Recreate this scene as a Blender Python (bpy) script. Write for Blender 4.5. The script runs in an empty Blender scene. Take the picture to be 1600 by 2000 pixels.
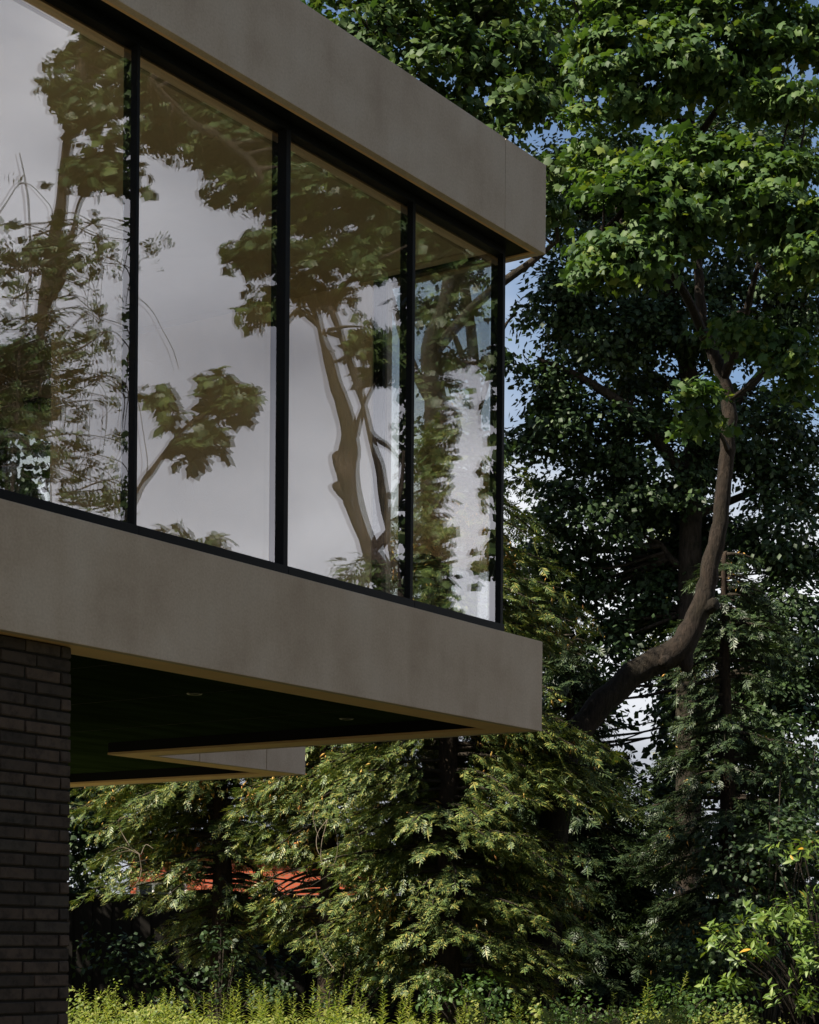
import bpy, bmesh, math, random
import numpy as np
from mathutils import Vector, Matrix

# ------------------------------------------------------------------ camera, sky, sun, exposure
SC = bpy.context.scene
COL = SC.collection
F_PX, YH, ROLL, TH = 3749.5, 1843.35, 0.0077, 0.6001     # focal length (px of a 1600 px wide picture), horizon row, roll, facade angle
CH = 1.5                                                  # eye height
X0, Y0 = 0.8927, 13.1                                     # front corner of the house
cr, sr = math.cos(ROLL), math.sin(ROLL)
cam_d = bpy.data.cameras.new('camera')
cam = bpy.data.objects.new('camera', cam_d)
COL.objects.link(cam)
cam_d.sensor_fit = 'HORIZONTAL'
cam_d.sensor_width = 36.0
cam_d.lens = F_PX / 1600 * 36.0
cam_d.shift_y = (YH - 1000) / 1600
cam_d.clip_start, cam_d.clip_end = 0.1, 2000
cam.matrix_world = Matrix(((cr, -sr, 0, 0), (0, 0, -1, 0), (sr, cr, 0, CH), (0, 0, 0, 1)))
SC.camera = cam

SUN_EL = math.radians(46)
SUN_H = Vector((-0.90, -0.436, 0)).normalized()
SUN_V = Vector((SUN_H.x * math.cos(SUN_EL), SUN_H.y * math.cos(SUN_EL), math.sin(SUN_EL)))
sun_d = bpy.data.lights.new('sun', 'SUN')
sun_d.energy = 5.0
sun_d.angle = math.radians(0.5)
sun_d.color = (1.0, 0.91, 0.76)
sun = bpy.data.objects.new('sun', sun_d)
COL.objects.link(sun)
sun.rotation_euler = SUN_V.to_track_quat('Z', 'Y').to_euler()

world = bpy.data.worlds.new('World')
SC.world = world
world.use_nodes = True
nt = world.node_tree
nt.nodes.clear()
def N(nt, typ, **kw):
    n = nt.nodes.new(typ)
    for k, v in kw.items():
        if k == 'inp':
            for kk, vv in v.items():
                n.inputs[kk].default_value = vv
        else:
            setattr(n, k, v)
    return n
out = N(nt, 'ShaderNodeOutputWorld')
bg = N(nt, 'ShaderNodeBackground', inp={'Strength': 0.05})
sky = N(nt, 'ShaderNodeTexSky', sky_type='NISHITA', sun_disc=False, sun_elevation=SUN_EL,
        sun_rotation=math.atan2(SUN_H.x, SUN_H.y), air_density=1.0, dust_density=0.6, ozone_density=1.5)
geo = N(nt, 'ShaderNodeTexCoord')
mp = N(nt, 'ShaderNodeMapping', inp={'Location': (4.88, 5.64, 3.48), 'Scale': (1.0, 1.0, 2.6)})
nz = N(nt, 'ShaderNodeTexNoise', inp={'Scale': 1.6, 'Detail': 6.0, 'Roughness': 0.55})
sep = N(nt, 'ShaderNodeSeparateXYZ')
el = N(nt, 'ShaderNodeMath', operation='MULTIPLY_ADD', inp={1: -1.15, 2: 0.42})      # cloudier towards the horizon
add = N(nt, 'ShaderNodeMath', operation='ADD')
mr = N(nt, 'ShaderNodeMapRange', interpolation_type='SMOOTHSTEP', inp={'From Min': 0.40, 'From Max': 0.62})
nz2 = N(nt, 'ShaderNodeTexNoise', inp={'Scale': 3.2, 'Detail': 3.0})
cl = N(nt, 'ShaderNodeMix', data_type='RGBA')
cl.inputs[6].default_value = (3.7, 3.9, 4.35, 1)
cl.inputs[7].default_value = (8.6, 8.8, 9.1, 1)
mx = N(nt, 'ShaderNodeMix', data_type='RGBA')
L = nt.links.new
L(geo.outputs['Generated'], mp.inputs['Vector'])
L(mp.outputs[0], nz.inputs['Vector'])
L(mp.outputs[0], nz2.inputs['Vector'])
L(geo.outputs['Generated'], sep.inputs[0])
L(sep.outputs['Z'], el.inputs[0])
L(nz.outputs[0], add.inputs[0])
L(el.outputs[0], add.inputs[1])
L(add.outputs[0], mr.inputs['Value'])
mr2 = N(nt, 'ShaderNodeMapRange', inp={'From Min': 0.36, 'From Max': 0.64})
L(nz2.outputs[0], mr2.inputs['Value'])
L(mr2.outputs[0], cl.inputs[0])
L(mr.outputs[0], mx.inputs[0])
L(sky.outputs[0], mx.inputs[6])
L(cl.outputs[2], mx.inputs[7])
L(mx.outputs[2], bg.inputs['Color'])
L(bg.outputs[0], out.inputs['Surface'])

SC.view_settings.view_transform = 'Standard'
SC.view_settings.look = 'None'
SC.view_settings.exposure = 1.45
SC.view_settings.gamma = 1.0
SC.view_settings.use_curve_mapping = False
SC.render.engine = 'CYCLES'
SC.cycles.max_bounces = 8
SC.cycles.transparent_max_bounces = 12
SC.cycles.use_denoising = True

rng = np.random.default_rng(7)
random.seed(7)

# ------------------------------------------------------------------ picking places: pixel of the photograph + distance -> point in the world
D1 = np.array((math.sin(TH), math.cos(TH)))
D2 = np.array((-math.cos(TH), math.sin(TH)))
GLASS_B = 0.2
def W(x, y, z):
    u, v = x - 800.0, y - YH
    uu, vv = u * cr + v * sr, -u * sr + v * cr
    return np.array((uu * z / F_PX, z, CH - vv * z / F_PX))
def mirror(p):
    d = np.array((p[0] - X0, p[1] - Y0))
    a, b = d @ D1, d @ D2
    q = np.array((X0, Y0)) + a * D1 + (2 * GLASS_B - b) * D2
    return np.array((q[0], q[1], p[2]))
def V(x, y, z):                 # a thing across the garden whose mirror image the facade glass shows
    return mirror(W(x, y, z))
def project(p):
    p = np.asarray(p)
    u, v = F_PX * p[..., 0] / p[..., 1], -F_PX * (p[..., 2] - CH) / p[..., 1]
    return 800 + u * cr - v * sr, YH + u * sr + v * cr

# ------------------------------------------------------------------ object helpers
def tag(o, label=None, cat=None, group=None, kind=None):
    if label: o['label'] = label
    if cat: o['category'] = cat
    if group: o['group'] = group
    if kind: o['kind'] = kind
    return o
def empty(name, loc, rz=0.0):
    o = bpy.data.objects.new(name, None)
    COL.objects.link(o)
    o.location = loc
    o.rotation_euler = (0, 0, rz)
    o.empty_display_size = 0.3
    return o
def link(name, me, parent=None, loc=(0, 0, 0)):
    o = bpy.data.objects.new(name, me)
    COL.objects.link(o)
    o.parent = parent
    o.location = loc
    return o

class MB:
    """collects boxes, tubes and polygons, builds one mesh object"""
    def __init__(s): s.v, s.f, s.m = [], [], []
    def poly(s, pts, m=0):
        k = len(s.v)
        s.v += [tuple(p) for p in pts]
        s.f.append(tuple(range(k, k + len(pts)))); s.m.append(m)
    def box(s, lo, hi, m=0):
        k = len(s.v)
        x0, y0, z0 = lo; x1, y1, z1 = hi
        s.v += [(x0, y0, z0), (x1, y0, z0), (x1, y1, z0), (x0, y1, z0), (x0, y0, z1), (x1, y0, z1), (x1, y1, z1), (x0, y1, z1)]
        for q in ((0, 3, 2, 1), (4, 5, 6, 7), (0, 1, 5, 4), (1, 2, 6, 5), (2, 3, 7, 6), (3, 0, 4, 7)):
            s.f.append(tuple(k + i for i in q)); s.m.append(m)
    def tube(s, pts, rad, n=8, m=0, wob=0.0):
        pts = [np.asarray(p, float) for p in pts]
        k0 = len(s.v)
        up = np.array((0.31, 0.95, 0.1))
        for i, p in enumerate(pts):
            t = pts[min(i + 1, len(pts) - 1)] - pts[max(i - 1, 0)]
            t /= (np.linalg.norm(t) + 1e-9)
            e1 = np.cross(t, up); e1 /= (np.linalg.norm(e1) + 1e-9)
            e2 = np.cross(t, e1)
            for j in range(n):
                a = 2 * math.pi * j / n
                r = rad[i] * (1 + (rng.normal(0, wob) if wob else 0))
                s.v.append(tuple(p + r * (math.cos(a) * e1 + math.sin(a) * e2)))
        for i in range(len(pts) - 1):
            for j in range(n):
                a, b = k0 + i * n + j, k0 + i * n + (j + 1) % n
                s.f.append((a, b, b + n, a + n)); s.m.append(m)
        s.f.append(tuple(k0 + (len(pts) - 1) * n + j for j in range(n))); s.m.append(m)
        s.f.append(tuple(k0 + j for j in reversed(range(n)))); s.m.append(m)
    def build(s, name, mats, parent=None, smooth=False, bevel=0.0, origin=(0, 0, 0)):
        me = bpy.data.meshes.new(name)
        o = np.asarray(origin)
        me.from_pydata([tuple(np.asarray(v) - o) for v in s.v], [], s.f)
        for m in (mats if isinstance(mats, (list, tuple)) else [mats]): me.materials.append(m)
        me.polygons.foreach_set('material_index', s.m)
        if bevel:
            bm = bmesh.new(); bm.from_mesh(me)
            bmesh.ops.bevel(bm, geom=bm.edges[:], offset=bevel, segments=2, profile=0.6, affect='EDGES')
            bm.to_mesh(me); bm.free()
        if smooth: me.polygons.foreach_set('use_smooth', [True] * len(me.polygons))
        me.update()
        return link(name, me, parent)

def smooth_path(pts, rad, sub=5):
    """Catmull-Rom through the given points"""
    P = [np.asarray(p, float) for p in pts]
    P = [2 * P[0] - P[1]] + P + [2 * P[-1] - P[-2]]
    R = [rad[0]] + list(rad) + [rad[-1]]
    op, orr = [], []
    for i in range(1, len(P) - 2):
        for k in range(sub):
            t = k / sub
            a, b, c, d = P[i - 1], P[i], P[i + 1], P[i + 2]
            op.append(0.5 * (2 * b + (c - a) * t + (2 * a - 5 * b + 4 * c - d) * t * t + (3 * b - a - 3 * c + d) * t ** 3))
            orr.append(R[i] * (1 - t) + R[i + 1] * t)
    op.append(P[-2]); orr.append(R[-2])
    return op, orr

def mesh_np(name, v, loops, nper, mats):
    """mesh from numpy arrays; every polygon has nper corners"""
    me = bpy.data.meshes.new(name)
    nf = len(loops) // nper
    me.vertices.add(len(v)); me.vertices.foreach_set('co', v.astype(np.float32).ravel())
    me.loops.add(len(loops)); me.loops.foreach_set('vertex_index', loops.astype(np.int32))
    me.polygons.add(nf)
    me.polygons.foreach_set('loop_start', np.arange(nf, dtype=np.int32) * nper)
    for m in (mats if isinstance(mats, (list, tuple)) else [mats]): me.materials.append(m)
    me.update(calc_edges=True)
    return me

def norm(a): return a / (np.linalg.norm(a, axis=-1, keepdims=True) + 1e-9)
def frames(n, t):
    """rotation matrices with leaf normal n and leaf tip direction t"""
    n = norm(n)
    t = norm(t - (t * n).sum(-1, keepdims=True) * n)
    x = np.cross(t, n)
    return np.stack((x, t, n), axis=-1)

class Leaf:
    def __init__(s, v, f): s.v, s.f = np.array(v, float), np.array(f, int)

def fan(outline, centre):
    v = [centre] + outline
    n = len(outline)
    return Leaf(v, [(0, 1 + i, 1 + (i + 1) % n) for i in range(n)])
def sym(right, tip):
    return right + [tip] + [(-x, y, z) for x, y, z in reversed(right[1:])]
MAPLE = fan(sym([(0, 0.0, 0), (.22, -.12, -.03), (.45, -.02, -.12), (.36, .16, -.05), (.52, .46, -.15), (.27, .53, -.04)], (0, .90, -.18)), (0, .27, .04))
MAPLE_SIMPLE = fan(sym([(0, 0.0, 0), (.42, -.02, -.08), (.25, .2, -.02), (.5, .48, -.1), ], (0, .92, -.12)), (0, .28, .03))
OVAL = fan([(0, 0, 0), (.36, .42, -.05), (0, 1, -.08), (-.36, .42, -.05)], (0, .45, .05))
LANCE = fan(sym([(0, 0, 0), (.13, .25, .03), (.16, .55, .03)], (0, 1, -.1)), (0, .5, -.01))
def make_frond():
    v, f = [], []
    def strip(p, d, l, w, dz):
        k = len(v)
        q = np.array((-d[1], d[0]))
        m = p + d * l * .5
        e = p + d * l
        v.extend([(p[0], p[1], 0), (m[0] + q[0] * w, m[1] + q[1] * w, dz * .4 - .01), (e[0], e[1], dz), (m[0] - q[0] * w, m[1] - q[1] * w, dz * .4 - .01)])
        f.extend([(k, k + 1, k + 2), (k, k + 2, k + 3)])
    r = random.Random(3)
    for i in range(4):
        y = .05 + .20 * i
        for s in (-1, 1):
            a = math.radians(48 + r.uniform(-14, 14))
            strip(np.array((0, y + r.uniform(-.03, .03))), np.array((s * math.sin(a), math.cos(a))), (.46 - .06 * i) * r.uniform(.75, 1.15), .05, r.uniform(-.16, .03))
    strip(np.array((0, .0)), np.array((0, 1.)), 1.12, .045, -.12)
    return Leaf(v, f)
FROND = make_frond()
CONE = Leaf([(0, 0, 0), (.13, .4, 0), (0, 1, 0), (-.13, .4, 0), (0, .4, .13), (0, .4, -.13)], [(0, 1, 4), (0, 4, 3), (0, 3, 5), (0, 5, 1), (2, 4, 1), (2, 3, 4), (2, 5, 3), (2, 1, 5)])

def scatter(parent, name, leaf, pos, rot, sc, mat, singles=0, single_name='leaf', base=None):
    """the foliage of one plant: up to `singles` of the leaves that show largest are objects of their own, the rest one joined part"""
    pos = np.asarray(pos); N_ = len(pos)
    base = np.array(parent.location) if base is None else base
    pick = np.zeros(N_, bool)
    if singles:
        x, y = project(pos)
        ok = np.where((x > -5) & (x < 1605) & (y > -5) & (y < 2005) & (pos[:, 1] > 1))[0]
        order = ok[np.argsort(pos[ok, 1])]
        seen, chosen = set(), []
        for i in order:
            c = (int(x[i] // 14), int(y[i] // 14))
            if c in seen: continue
            seen.add(c); chosen.append(i)
        chosen = np.array(chosen, int)
        if len(chosen):
            size = sc[chosen] / pos[chosen, 1] * np.maximum(0.15, np.abs(rot[chosen, 1, 2]))
            chosen = chosen[np.argsort(-size)][:singles]
            pick[chosen] = True
            me = mesh_np(single_name, leaf.v, leaf.f.ravel(), 3, mat)
            for i in chosen:
                o = bpy.data.objects.new(single_name, me)
                COL.objects.link(o)
                o.parent = parent
                M = Matrix(rot[i].tolist()).to_4x4() @ Matrix.Scale(float(sc[i]), 4)
                M.translation = Vector(pos[i] - base)
                o.matrix_local = M
    keep = ~pick
    p, R, s = pos[keep], rot[keep], sc[keep]
    v = np.einsum('nij,kj->nki', R, leaf.v) * s[:, None, None] + (p - base)[:, None, :]
    k = len(leaf.v)
    loops = (leaf.f.ravel()[None, :] + (np.arange(len(p)) * k)[:, None]).ravel()
    me = mesh_np(name, v.reshape(-1, 3), loops, 3, mat)
    o = link(name, me, parent)
    o['kind'] = 'stuff'
    return o

# ------------------------------------------------------------------ materials
def new_mat(name):
    m = bpy.data.materials.new(name)
    m.use_nodes = True
    m.node_tree.nodes.clear()
    return m, m.node_tree
def ramp(nt, stops):
    r = nt.nodes.new('ShaderNodeValToRGB')
    e = r.color_ramp.elements
    while len(e) < len(stops): e.new(0.5)
    for i, (p, c) in enumerate(stops):
        e[i].position = p; e[i].color = (*c, 1)
    return r
def principled(name, col, rough=0.6, spec=0.5, bump=None, var=0.15, scale=8.0, metallic=0.0, stretch=(1, 1, 1)):
    m, t = new_mat(name)
    o = N(t, 'ShaderNodeOutputMaterial')
    p = N(t, 'ShaderNodeBsdfPrincipled', inp={'Roughness': rough, 'Specular IOR Level': spec, 'Metallic': metallic})
    tc = N(t, 'ShaderNodeTexCoord')
    mp = N(t, 'ShaderNodeMapping', inp={'Scale': stretch})
    n = N(t, 'ShaderNodeTexNoise', inp={'Scale': scale, 'Detail': 7.0, 'Roughness': 0.6})
    c = np.array(col)
    r = ramp(t, [(0.3, tuple(c * (1 - var))), (0.7, tuple(np.minimum(1, c * (1 + var))))])
    t.links.new(tc.outputs['Object'], mp.inputs[0])
    t.links.new(mp.outputs[0], n.inputs['Vector'])
    t.links.new(n.outputs[0], r.inputs[0])
    t.links.new(r.outputs[0], p.inputs['Base Color'])
    if bump:
        b = N(t, 'ShaderNodeBump', inp={'Strength': 0.6, 'Distance': bump[1]})
        n2 = N(t, 'ShaderNodeTexNoise', inp={'Scale': bump[0], 'Detail': 6.0})
        t.links.new(mp.outputs[0], n2.inputs['Vector'])
        t.links.new(n2.outputs[0], b.inputs['Height'])
        t.links.new(b.outputs[0], p.inputs['Normal'])
    t.links.new(p.outputs[0], o.inputs[0])
    return m
def leaf_mat(name, stops, trans=0.3, rough=0.42, spec=0.5, tcol=(1.3, 1.35, 0.6)):
    m, t = new_mat(name)
    o = N(t, 'ShaderNodeOutputMaterial')
    g = N(t, 'ShaderNodeNewGeometry')
    oi = N(t, 'ShaderNodeObjectInfo')
    a = N(t, 'ShaderNodeMath', operation='ADD')
    fr = N(t, 'ShaderNodeMath', operation='FRACT')
    r = ramp(t, stops)
    p = N(t, 'ShaderNodeBsdfPrincipled', inp={'Roughness': rough, 'Specular IOR Level': spec})
    tr = N(t, 'ShaderNodeBsdfTranslucent')
    tm = N(t, 'ShaderNodeMix', data_type='RGBA', blend_type='MULTIPLY', inp={0: 1.0})
    tm.inputs[7].default_value = (*tcol, 1)
    mix = N(t, 'ShaderNodeMixShader', inp={0: trans})
    k = t.links.new
    k(g.outputs['Random Per Island'], a.inputs[0]); k(oi.outputs['Random'], a.inputs[1]); k(a.outputs[0], fr.inputs[0])
    k(fr.outputs[0], r.inputs[0]); k(r.outputs[0], p.inputs['Base Color']); k(r.outputs[0], tm.inputs[6]); k(tm.outputs[2], tr.inputs['Color'])
    k(p.outputs[0], mix.inputs[1]); k(tr.outputs[0], mix.inputs[2]); k(mix.outputs[0], o.inputs[0])
    return m

def concrete_mat():
    m, t = new_mat('concrete')
    k = t.links.new
    o = N(t, 'ShaderNodeOutputMaterial')
    p = N(t, 'ShaderNodeBsdfPrincipled', inp={'Roughness': 0.82, 'Specular IOR Level': 0.3})
    tc = N(t, 'ShaderNodeTexCoord')
    # broad clouding of the cast face
    n1 = N(t, 'ShaderNodeTexNoise', inp={'Scale': 1.7, 'Detail': 5.0, 'Roughness': 0.6})
    r1 = ramp(t, [(0.30, (.43, .345, .275)), (0.5, (.52, .43, .355)), (0.72, (.58, .50, .43))])
    # rain streaks running down
    mp = N(t, 'ShaderNodeMapping', inp={'Scale': (3.0, 3.0, 0.45)})
    n2 = N(t, 'ShaderNodeTexNoise', inp={'Scale': 1.4, 'Detail': 4.0, 'Roughness': 0.6})
    r2 = ramp(t, [(0.36, (.90, .88, .86)), (0.62, (1, 1, 1))])
    mul = N(t, 'ShaderNodeMix', data_type='RGBA', blend_type='MULTIPLY', inp={0: 0.8})
    # pores
    vo = N(t, 'ShaderNodeTexVoronoi', inp={'Scale': 26.0, 'Randomness': 1.0})
    rv = ramp(t, [(0.045, (.55, .52, .5)), (0.075, (1, 1, 1))])
    n3 = N(t, 'ShaderNodeTexNoise', inp={'Scale': 1.9, 'Detail': 2.0})
    rp = ramp(t, [(0.5, (0, 0, 0)), (0.62, (1, 1, 1))])
    mul2 = N(t, 'ShaderNodeMix', data_type='RGBA', blend_type='MULTIPLY')
    n4 = N(t, 'ShaderNodeTexNoise', inp={'Scale': 70.0, 'Detail': 4.0})
    r4 = ramp(t, [(0.3, (.9, .9, .9)), (0.7, (1.06, 1.06, 1.06))])
    mul3 = N(t, 'ShaderNodeMix', data_type='RGBA', blend_type='MULTIPLY', inp={0: 1.0})
    b = N(t, 'ShaderNodeBump', inp={'Strength': 0.25, 'Distance': 0.003})
    for n in (n1, vo, n3, n4): k(tc.outputs['Object'], n.inputs['Vector'])
    k(tc.outputs['Object'], mp.inputs[0]); k(mp.outputs[0], n2.inputs['Vector'])
    k(n1.outputs[0], r1.inputs[0]); k(n2.outputs[0], r2.inputs[0])
    k(r1.outputs[0], mul.inputs[6]); k(r2.outputs[0], mul.inputs[7])
    k(vo.outputs['Distance'], rv.inputs[0]); k(n3.outputs[0], rp.inputs[0]); k(rp.outputs[0], mul2.inputs[0])
    k(mul.outputs[2], mul2.inputs[6]); k(rv.outputs[0], mul2.inputs[7])
    k(n4.outputs[0], r4.inputs[0]); k(mul2.outputs[2], mul3.inputs[6]); k(r4.outputs[0], mul3.inputs[7])
    k(mul3.outputs[2], p.inputs['Base Color'])
    k(n4.outputs[0], b.inputs['Height']); k(b.outputs[0], p.inputs['Normal'])
    k(p.outputs[0], o.inputs[0])
    return m

def glass_mat(name, base, tint, wave):
    m, t = new_mat(name)
    k = t.links.new
    o = N(t, 'ShaderNodeOutputMaterial')
    tr = N(t, 'ShaderNodeBsdfTransparent', inp={'Color': (*tint, 1)})
    gl = N(t, 'ShaderNodeBsdfGlossy', inp={'Roughness': 0.0, 'Color': (0.98, 0.95, 1.0, 1)})
    lw = N(t, 'ShaderNodeLayerWeight', inp={'Blend': 0.5})
    pw = N(t, 'ShaderNodeMath', operation='POWER', inp={1: 5.0})
    ma = N(t, 'ShaderNodeMath', operation='MULTIPLY_ADD', inp={1: 1 - base, 2: base})
    mix = N(t, 'ShaderNodeMixShader')
    tc = N(t, 'ShaderNodeTexCoord')
    n = N(t, 'ShaderNodeTexNoise', inp={'Scale': 1.3, 'Detail': 1.5})
    b = N(t, 'ShaderNodeBump', inp={'Strength': 1.0, 'Distance': wave})
    k(tc.outputs['Object'], n.inputs['Vector']); k(n.outputs[0], b.inputs['Height']); k(b.outputs[0], gl.inputs['Normal'])
    k(lw.outputs['Facing'], pw.inputs[0]); k(pw.outputs[0], ma.inputs[0]); k(ma.outputs[0], mix.inputs[0])
    k(tr.outputs[0], mix.inputs[1]); k(gl.outputs[0], mix.inputs[2]); k(mix.outputs[0], o.inputs[0])
    return m

def brick_piece_mat():
    m, t = new_mat('brown_brick')
    k = t.links.new
    o = N(t, 'ShaderNodeOutputMaterial')
    p = N(t, 'ShaderNodeBsdfPrincipled', inp={'Roughness': 0.85, 'Specular IOR Level': 0.3})
    oi = N(t, 'ShaderNodeObjectInfo')
    r = ramp(t, [(0.0, (.028, .022, .018)), (0.35, (.050, .037, .030)), (0.7, (.070, .049, .038)), (1.0, (.042, .036, .031))])
    tc = N(t, 'ShaderNodeTexCoord')
    ad = N(t, 'ShaderNodeVectorMath', operation='ADD')
    sc = N(t, 'ShaderNodeVectorMath', operation='SCALE', inp={'Scale': 40.0})
    n = N(t, 'ShaderNodeTexNoise', inp={'Scale': 14.0, 'Detail': 6.0, 'Roughness': 0.65})
    r2 = ramp(t, [(0.32, (.45, .45, .45)), (0.5, (1, 1, 1)), (0.75, (1.35, 1.3, 1.25))])
    mul = N(t, 'ShaderNodeMix', data_type='RGBA', blend_type='MULTIPLY', inp={0: 1.0})
    b = N(t, 'ShaderNodeBump', inp={'Strength': 0.8, 'Distance': 0.006})
    k(oi.outputs['Random'], r.inputs[0]); k(oi.outputs['Location'], sc.inputs[0])
    k(tc.outputs['Object'], ad.inputs[0]); k(sc.outputs[0], ad.inputs[1]); k(ad.outputs[0], n.inputs['Vector'])
    k(n.outputs[0], r2.inputs[0]); k(r.outputs[0], mul.inputs[6]); k(r2.outputs[0], mul.inputs[7]); k(mul.outputs[2], p.inputs['Base Color'])
    k(n.outputs[0], b.inputs['Height']); k(b.outputs[0], p.inputs['Normal']); k(p.outputs[0], o.inputs[0])
    return m

def bark_mat(name, c):
    m, t = new_mat(name)
    k = t.links.new
    o = N(t, 'ShaderNodeOutputMaterial')
    p = N(t, 'ShaderNodeBsdfPrincipled', inp={'Roughness': 0.9, 'Specular IOR Level': 0.2})
    tc = N(t, 'ShaderNodeTexCoord')
    mp = N(t, 'ShaderNodeMapping', inp={'Scale': (1, 1, 0.3)})
    n = N(t, 'ShaderNodeTexNoise', inp={'Scale': 22.0, 'Detail': 8.0, 'Roughness': 0.7})
    n1 = N(t, 'ShaderNodeTexNoise', inp={'Scale': 2.5, 'Detail': 3.0})
    c = np.array(c)
    r = ramp(t, [(0.35, tuple(c * .35)), (0.55, tuple(c)), (0.75, tuple(c * 1.7))])
    r1 = ramp(t, [(0.35, (.7, .75, .6)), (0.65, (1.1, 1.05, 1))])
    mul = N(t, 'ShaderNodeMix', data_type='RGBA', blend_type='MULTIPLY', inp={0: 1.0})
    b = N(t, 'ShaderNodeBump', inp={'Strength': 1.0, 'Distance': 0.05})
    k(tc.outputs['Object'], mp.inputs[0]); k(mp.outputs[0], n.inputs['Vector']); k(tc.outputs['Object'], n1.inputs['Vector'])
    k(n.outputs[0], r.inputs[0]); k(n1.outputs[0], r1.inputs[0]); k(r.outputs[0], mul.inputs[6]); k(r1.outputs[0], mul.inputs[7])
    k(mul.outputs[2], p.inputs['Base Color']); k(n.outputs[0], b.inputs['Height']); k(b.outputs[0], p.inputs['Normal']); k(p.outputs[0], o.inputs[0])
    return m

def red_brick_mat():
    m, t = new_mat('red_brickwork')
    k = t.links.new
    o = N(t, 'ShaderNodeOutputMaterial')
    p = N(t, 'ShaderNodeBsdfPrincipled', inp={'Roughness': 0.85})
    tc = N(t, 'ShaderNodeTexCoord')
    mp = N(t, 'ShaderNodeMapping', inp={'Rotation': (math.radians(90), 0, 0)})
    b = N(t, 'ShaderNodeTexBrick', inp={'Color1': (.46, .085, .028, 1), 'Color2': (.36, .06, .022, 1), 'Mortar': (.22, .12, .08, 1), 'Scale': 1.0,
          'Brick Width': .225, 'Row Height': .075, 'Mortar Size': .008})
    k(tc.outputs['Object'], mp.inputs[0]); k(mp.outputs[0], b.inputs['Vector']); k(b.outputs[0], p.inputs['Base Color']); k(p.outputs[0], o.inputs[0])
    return m

M = {}
M['concrete'] = concrete_mat()
M['tan'] = principled('bounce_tinted_soffit', (.72, .47, .25), 0.6, 0.3, var=0.08, scale=3)  # concrete strips; warm ground bounce is put into their colour
M['black'] = principled('black_metal', (.004, .005, .006), 0.55, 0.12, var=0.1)
M['soffit_dark'] = principled('reflection_tinted_ceiling', (.024, .040, .016), 0.9, 0.0, var=0.35, scale=1.2, stretch=(1, 4, 1))  # green reflected from the garden is put into the base colour
M['mortar'] = principled('dark_mortar', (.022, .020, .018), 0.95, 0.1, bump=(60, .004))
M['brick'] = brick_piece_mat()
M['plaster'] = principled('warm_plaster', (.72, .60, .40), 0.8, 0.2, var=0.04)
M['ceil'] = principled('interior_ceiling_paint', (.78, .68, .50), 0.8, 0.2, var=0.03)
M['floorwood'] = principled('oak_floor', (.42, .30, .18), 0.45, 0.4, var=0.2, scale=4, stretch=(1, 9, 1))
M['dark_room'] = principled('dark_room_paint', (.03, .03, .03), 0.8, 0.2)
M['steel'] = principled('brushed_steel', (.12, .12, .12), 0.4, 0.5, metallic=1.0)
M['roofing'] = principled('grey_roofing', (.2, .2, .2), 0.9, 0.2)
M['glass_out'] = glass_mat('outer_glass', 0.23, (.92, .95, .94), 0.0035)
M['glass_in'] = glass_mat('inner_glass', 0.22, (.93, .95, .94), 0.0045)
M['bark'] = bark_mat('maple_bark', (.021, .0155, .012))  # bark colour darkened in place of shade falling on the bent trunk
M['bark_dark'] = bark_mat('dark_bark', (.038, .030, .024))
M['bark_red'] = bark_mat('conifer_bark', (.030, .020, .015))
M['twig'] = principled('dry_twig', (.15, .12, .09), 0.8, 0.2)
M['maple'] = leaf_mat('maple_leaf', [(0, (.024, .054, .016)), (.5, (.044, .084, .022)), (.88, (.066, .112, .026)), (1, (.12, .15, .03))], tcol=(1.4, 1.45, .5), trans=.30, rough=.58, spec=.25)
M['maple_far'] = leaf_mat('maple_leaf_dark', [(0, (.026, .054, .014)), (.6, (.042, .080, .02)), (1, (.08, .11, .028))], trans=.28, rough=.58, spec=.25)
M['shade_tinted_maple'] = leaf_mat('shade_tinted_maple_leaf', [(0, (.018, .034, .010)), (.6, (.028, .052, .014)), (1, (.055, .08, .02))], trans=.2, rough=.5, spec=.3)  # leaf colour darkened so the mirrored trees read as less sunlit
M['beech'] = leaf_mat('small_leaf', [(0, (.013, .028, .010)), (.6, (.022, .044, .014)), (1, (.04, .07, .018))], trans=.15, rough=.55, spec=.3)  # leaf colour lowered to deepen the shade in dark foliage
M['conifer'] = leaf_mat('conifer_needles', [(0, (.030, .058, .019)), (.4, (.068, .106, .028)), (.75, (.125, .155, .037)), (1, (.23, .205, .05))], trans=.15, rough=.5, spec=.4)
M['conifer_dark'] = leaf_mat('shade_tinted_needles', [(0, (.014, .030, .013)), (.6, (.028, .050, .019)), (1, (.06, .085, .027))], trans=.12, rough=.5, spec=.4)  # needle colour lowered to deepen the shade on these conifers
M['catkin'] = leaf_mat('yellow_catkins', [(0, (.38, .22, .06)), (.6, (.5, .34, .09)), (1, (.36, .15, .05))], trans=.2, rough=.7, spec=.2)
M['laurel'] = leaf_mat('laurel_leaf', [(0, (.05, .095, .018)), (.6, (.095, .15, .028)), (.985, (.15, .2, .035)), (1, (.5, .26, .03))], trans=.28, rough=.45, spec=.32)
M['weed'] = leaf_mat('weed_leaf', [(0, (.075, .115, .018)), (.5, (.15, .19, .034)), (1, (.25, .25, .065))], trans=.4, rough=.55, spec=.3)
M['shrub'] = leaf_mat('shrub_leaf', [(0, (.022, .05, .014)), (.6, (.04, .08, .018)), (1, (.07, .12, .025))], trans=.25, rough=.55, spec=.3)
M['seed'] = leaf_mat('seed_head', [(0, (.24, .19, .09)), (1, (.4, .33, .2))], trans=.2, rough=.8, spec=.1)
M['soil'] = principled('garden_soil', (.085, .078, .040), 0.95, 0.1, bump=(3, .05), var=.4, scale=1.5)
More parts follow.
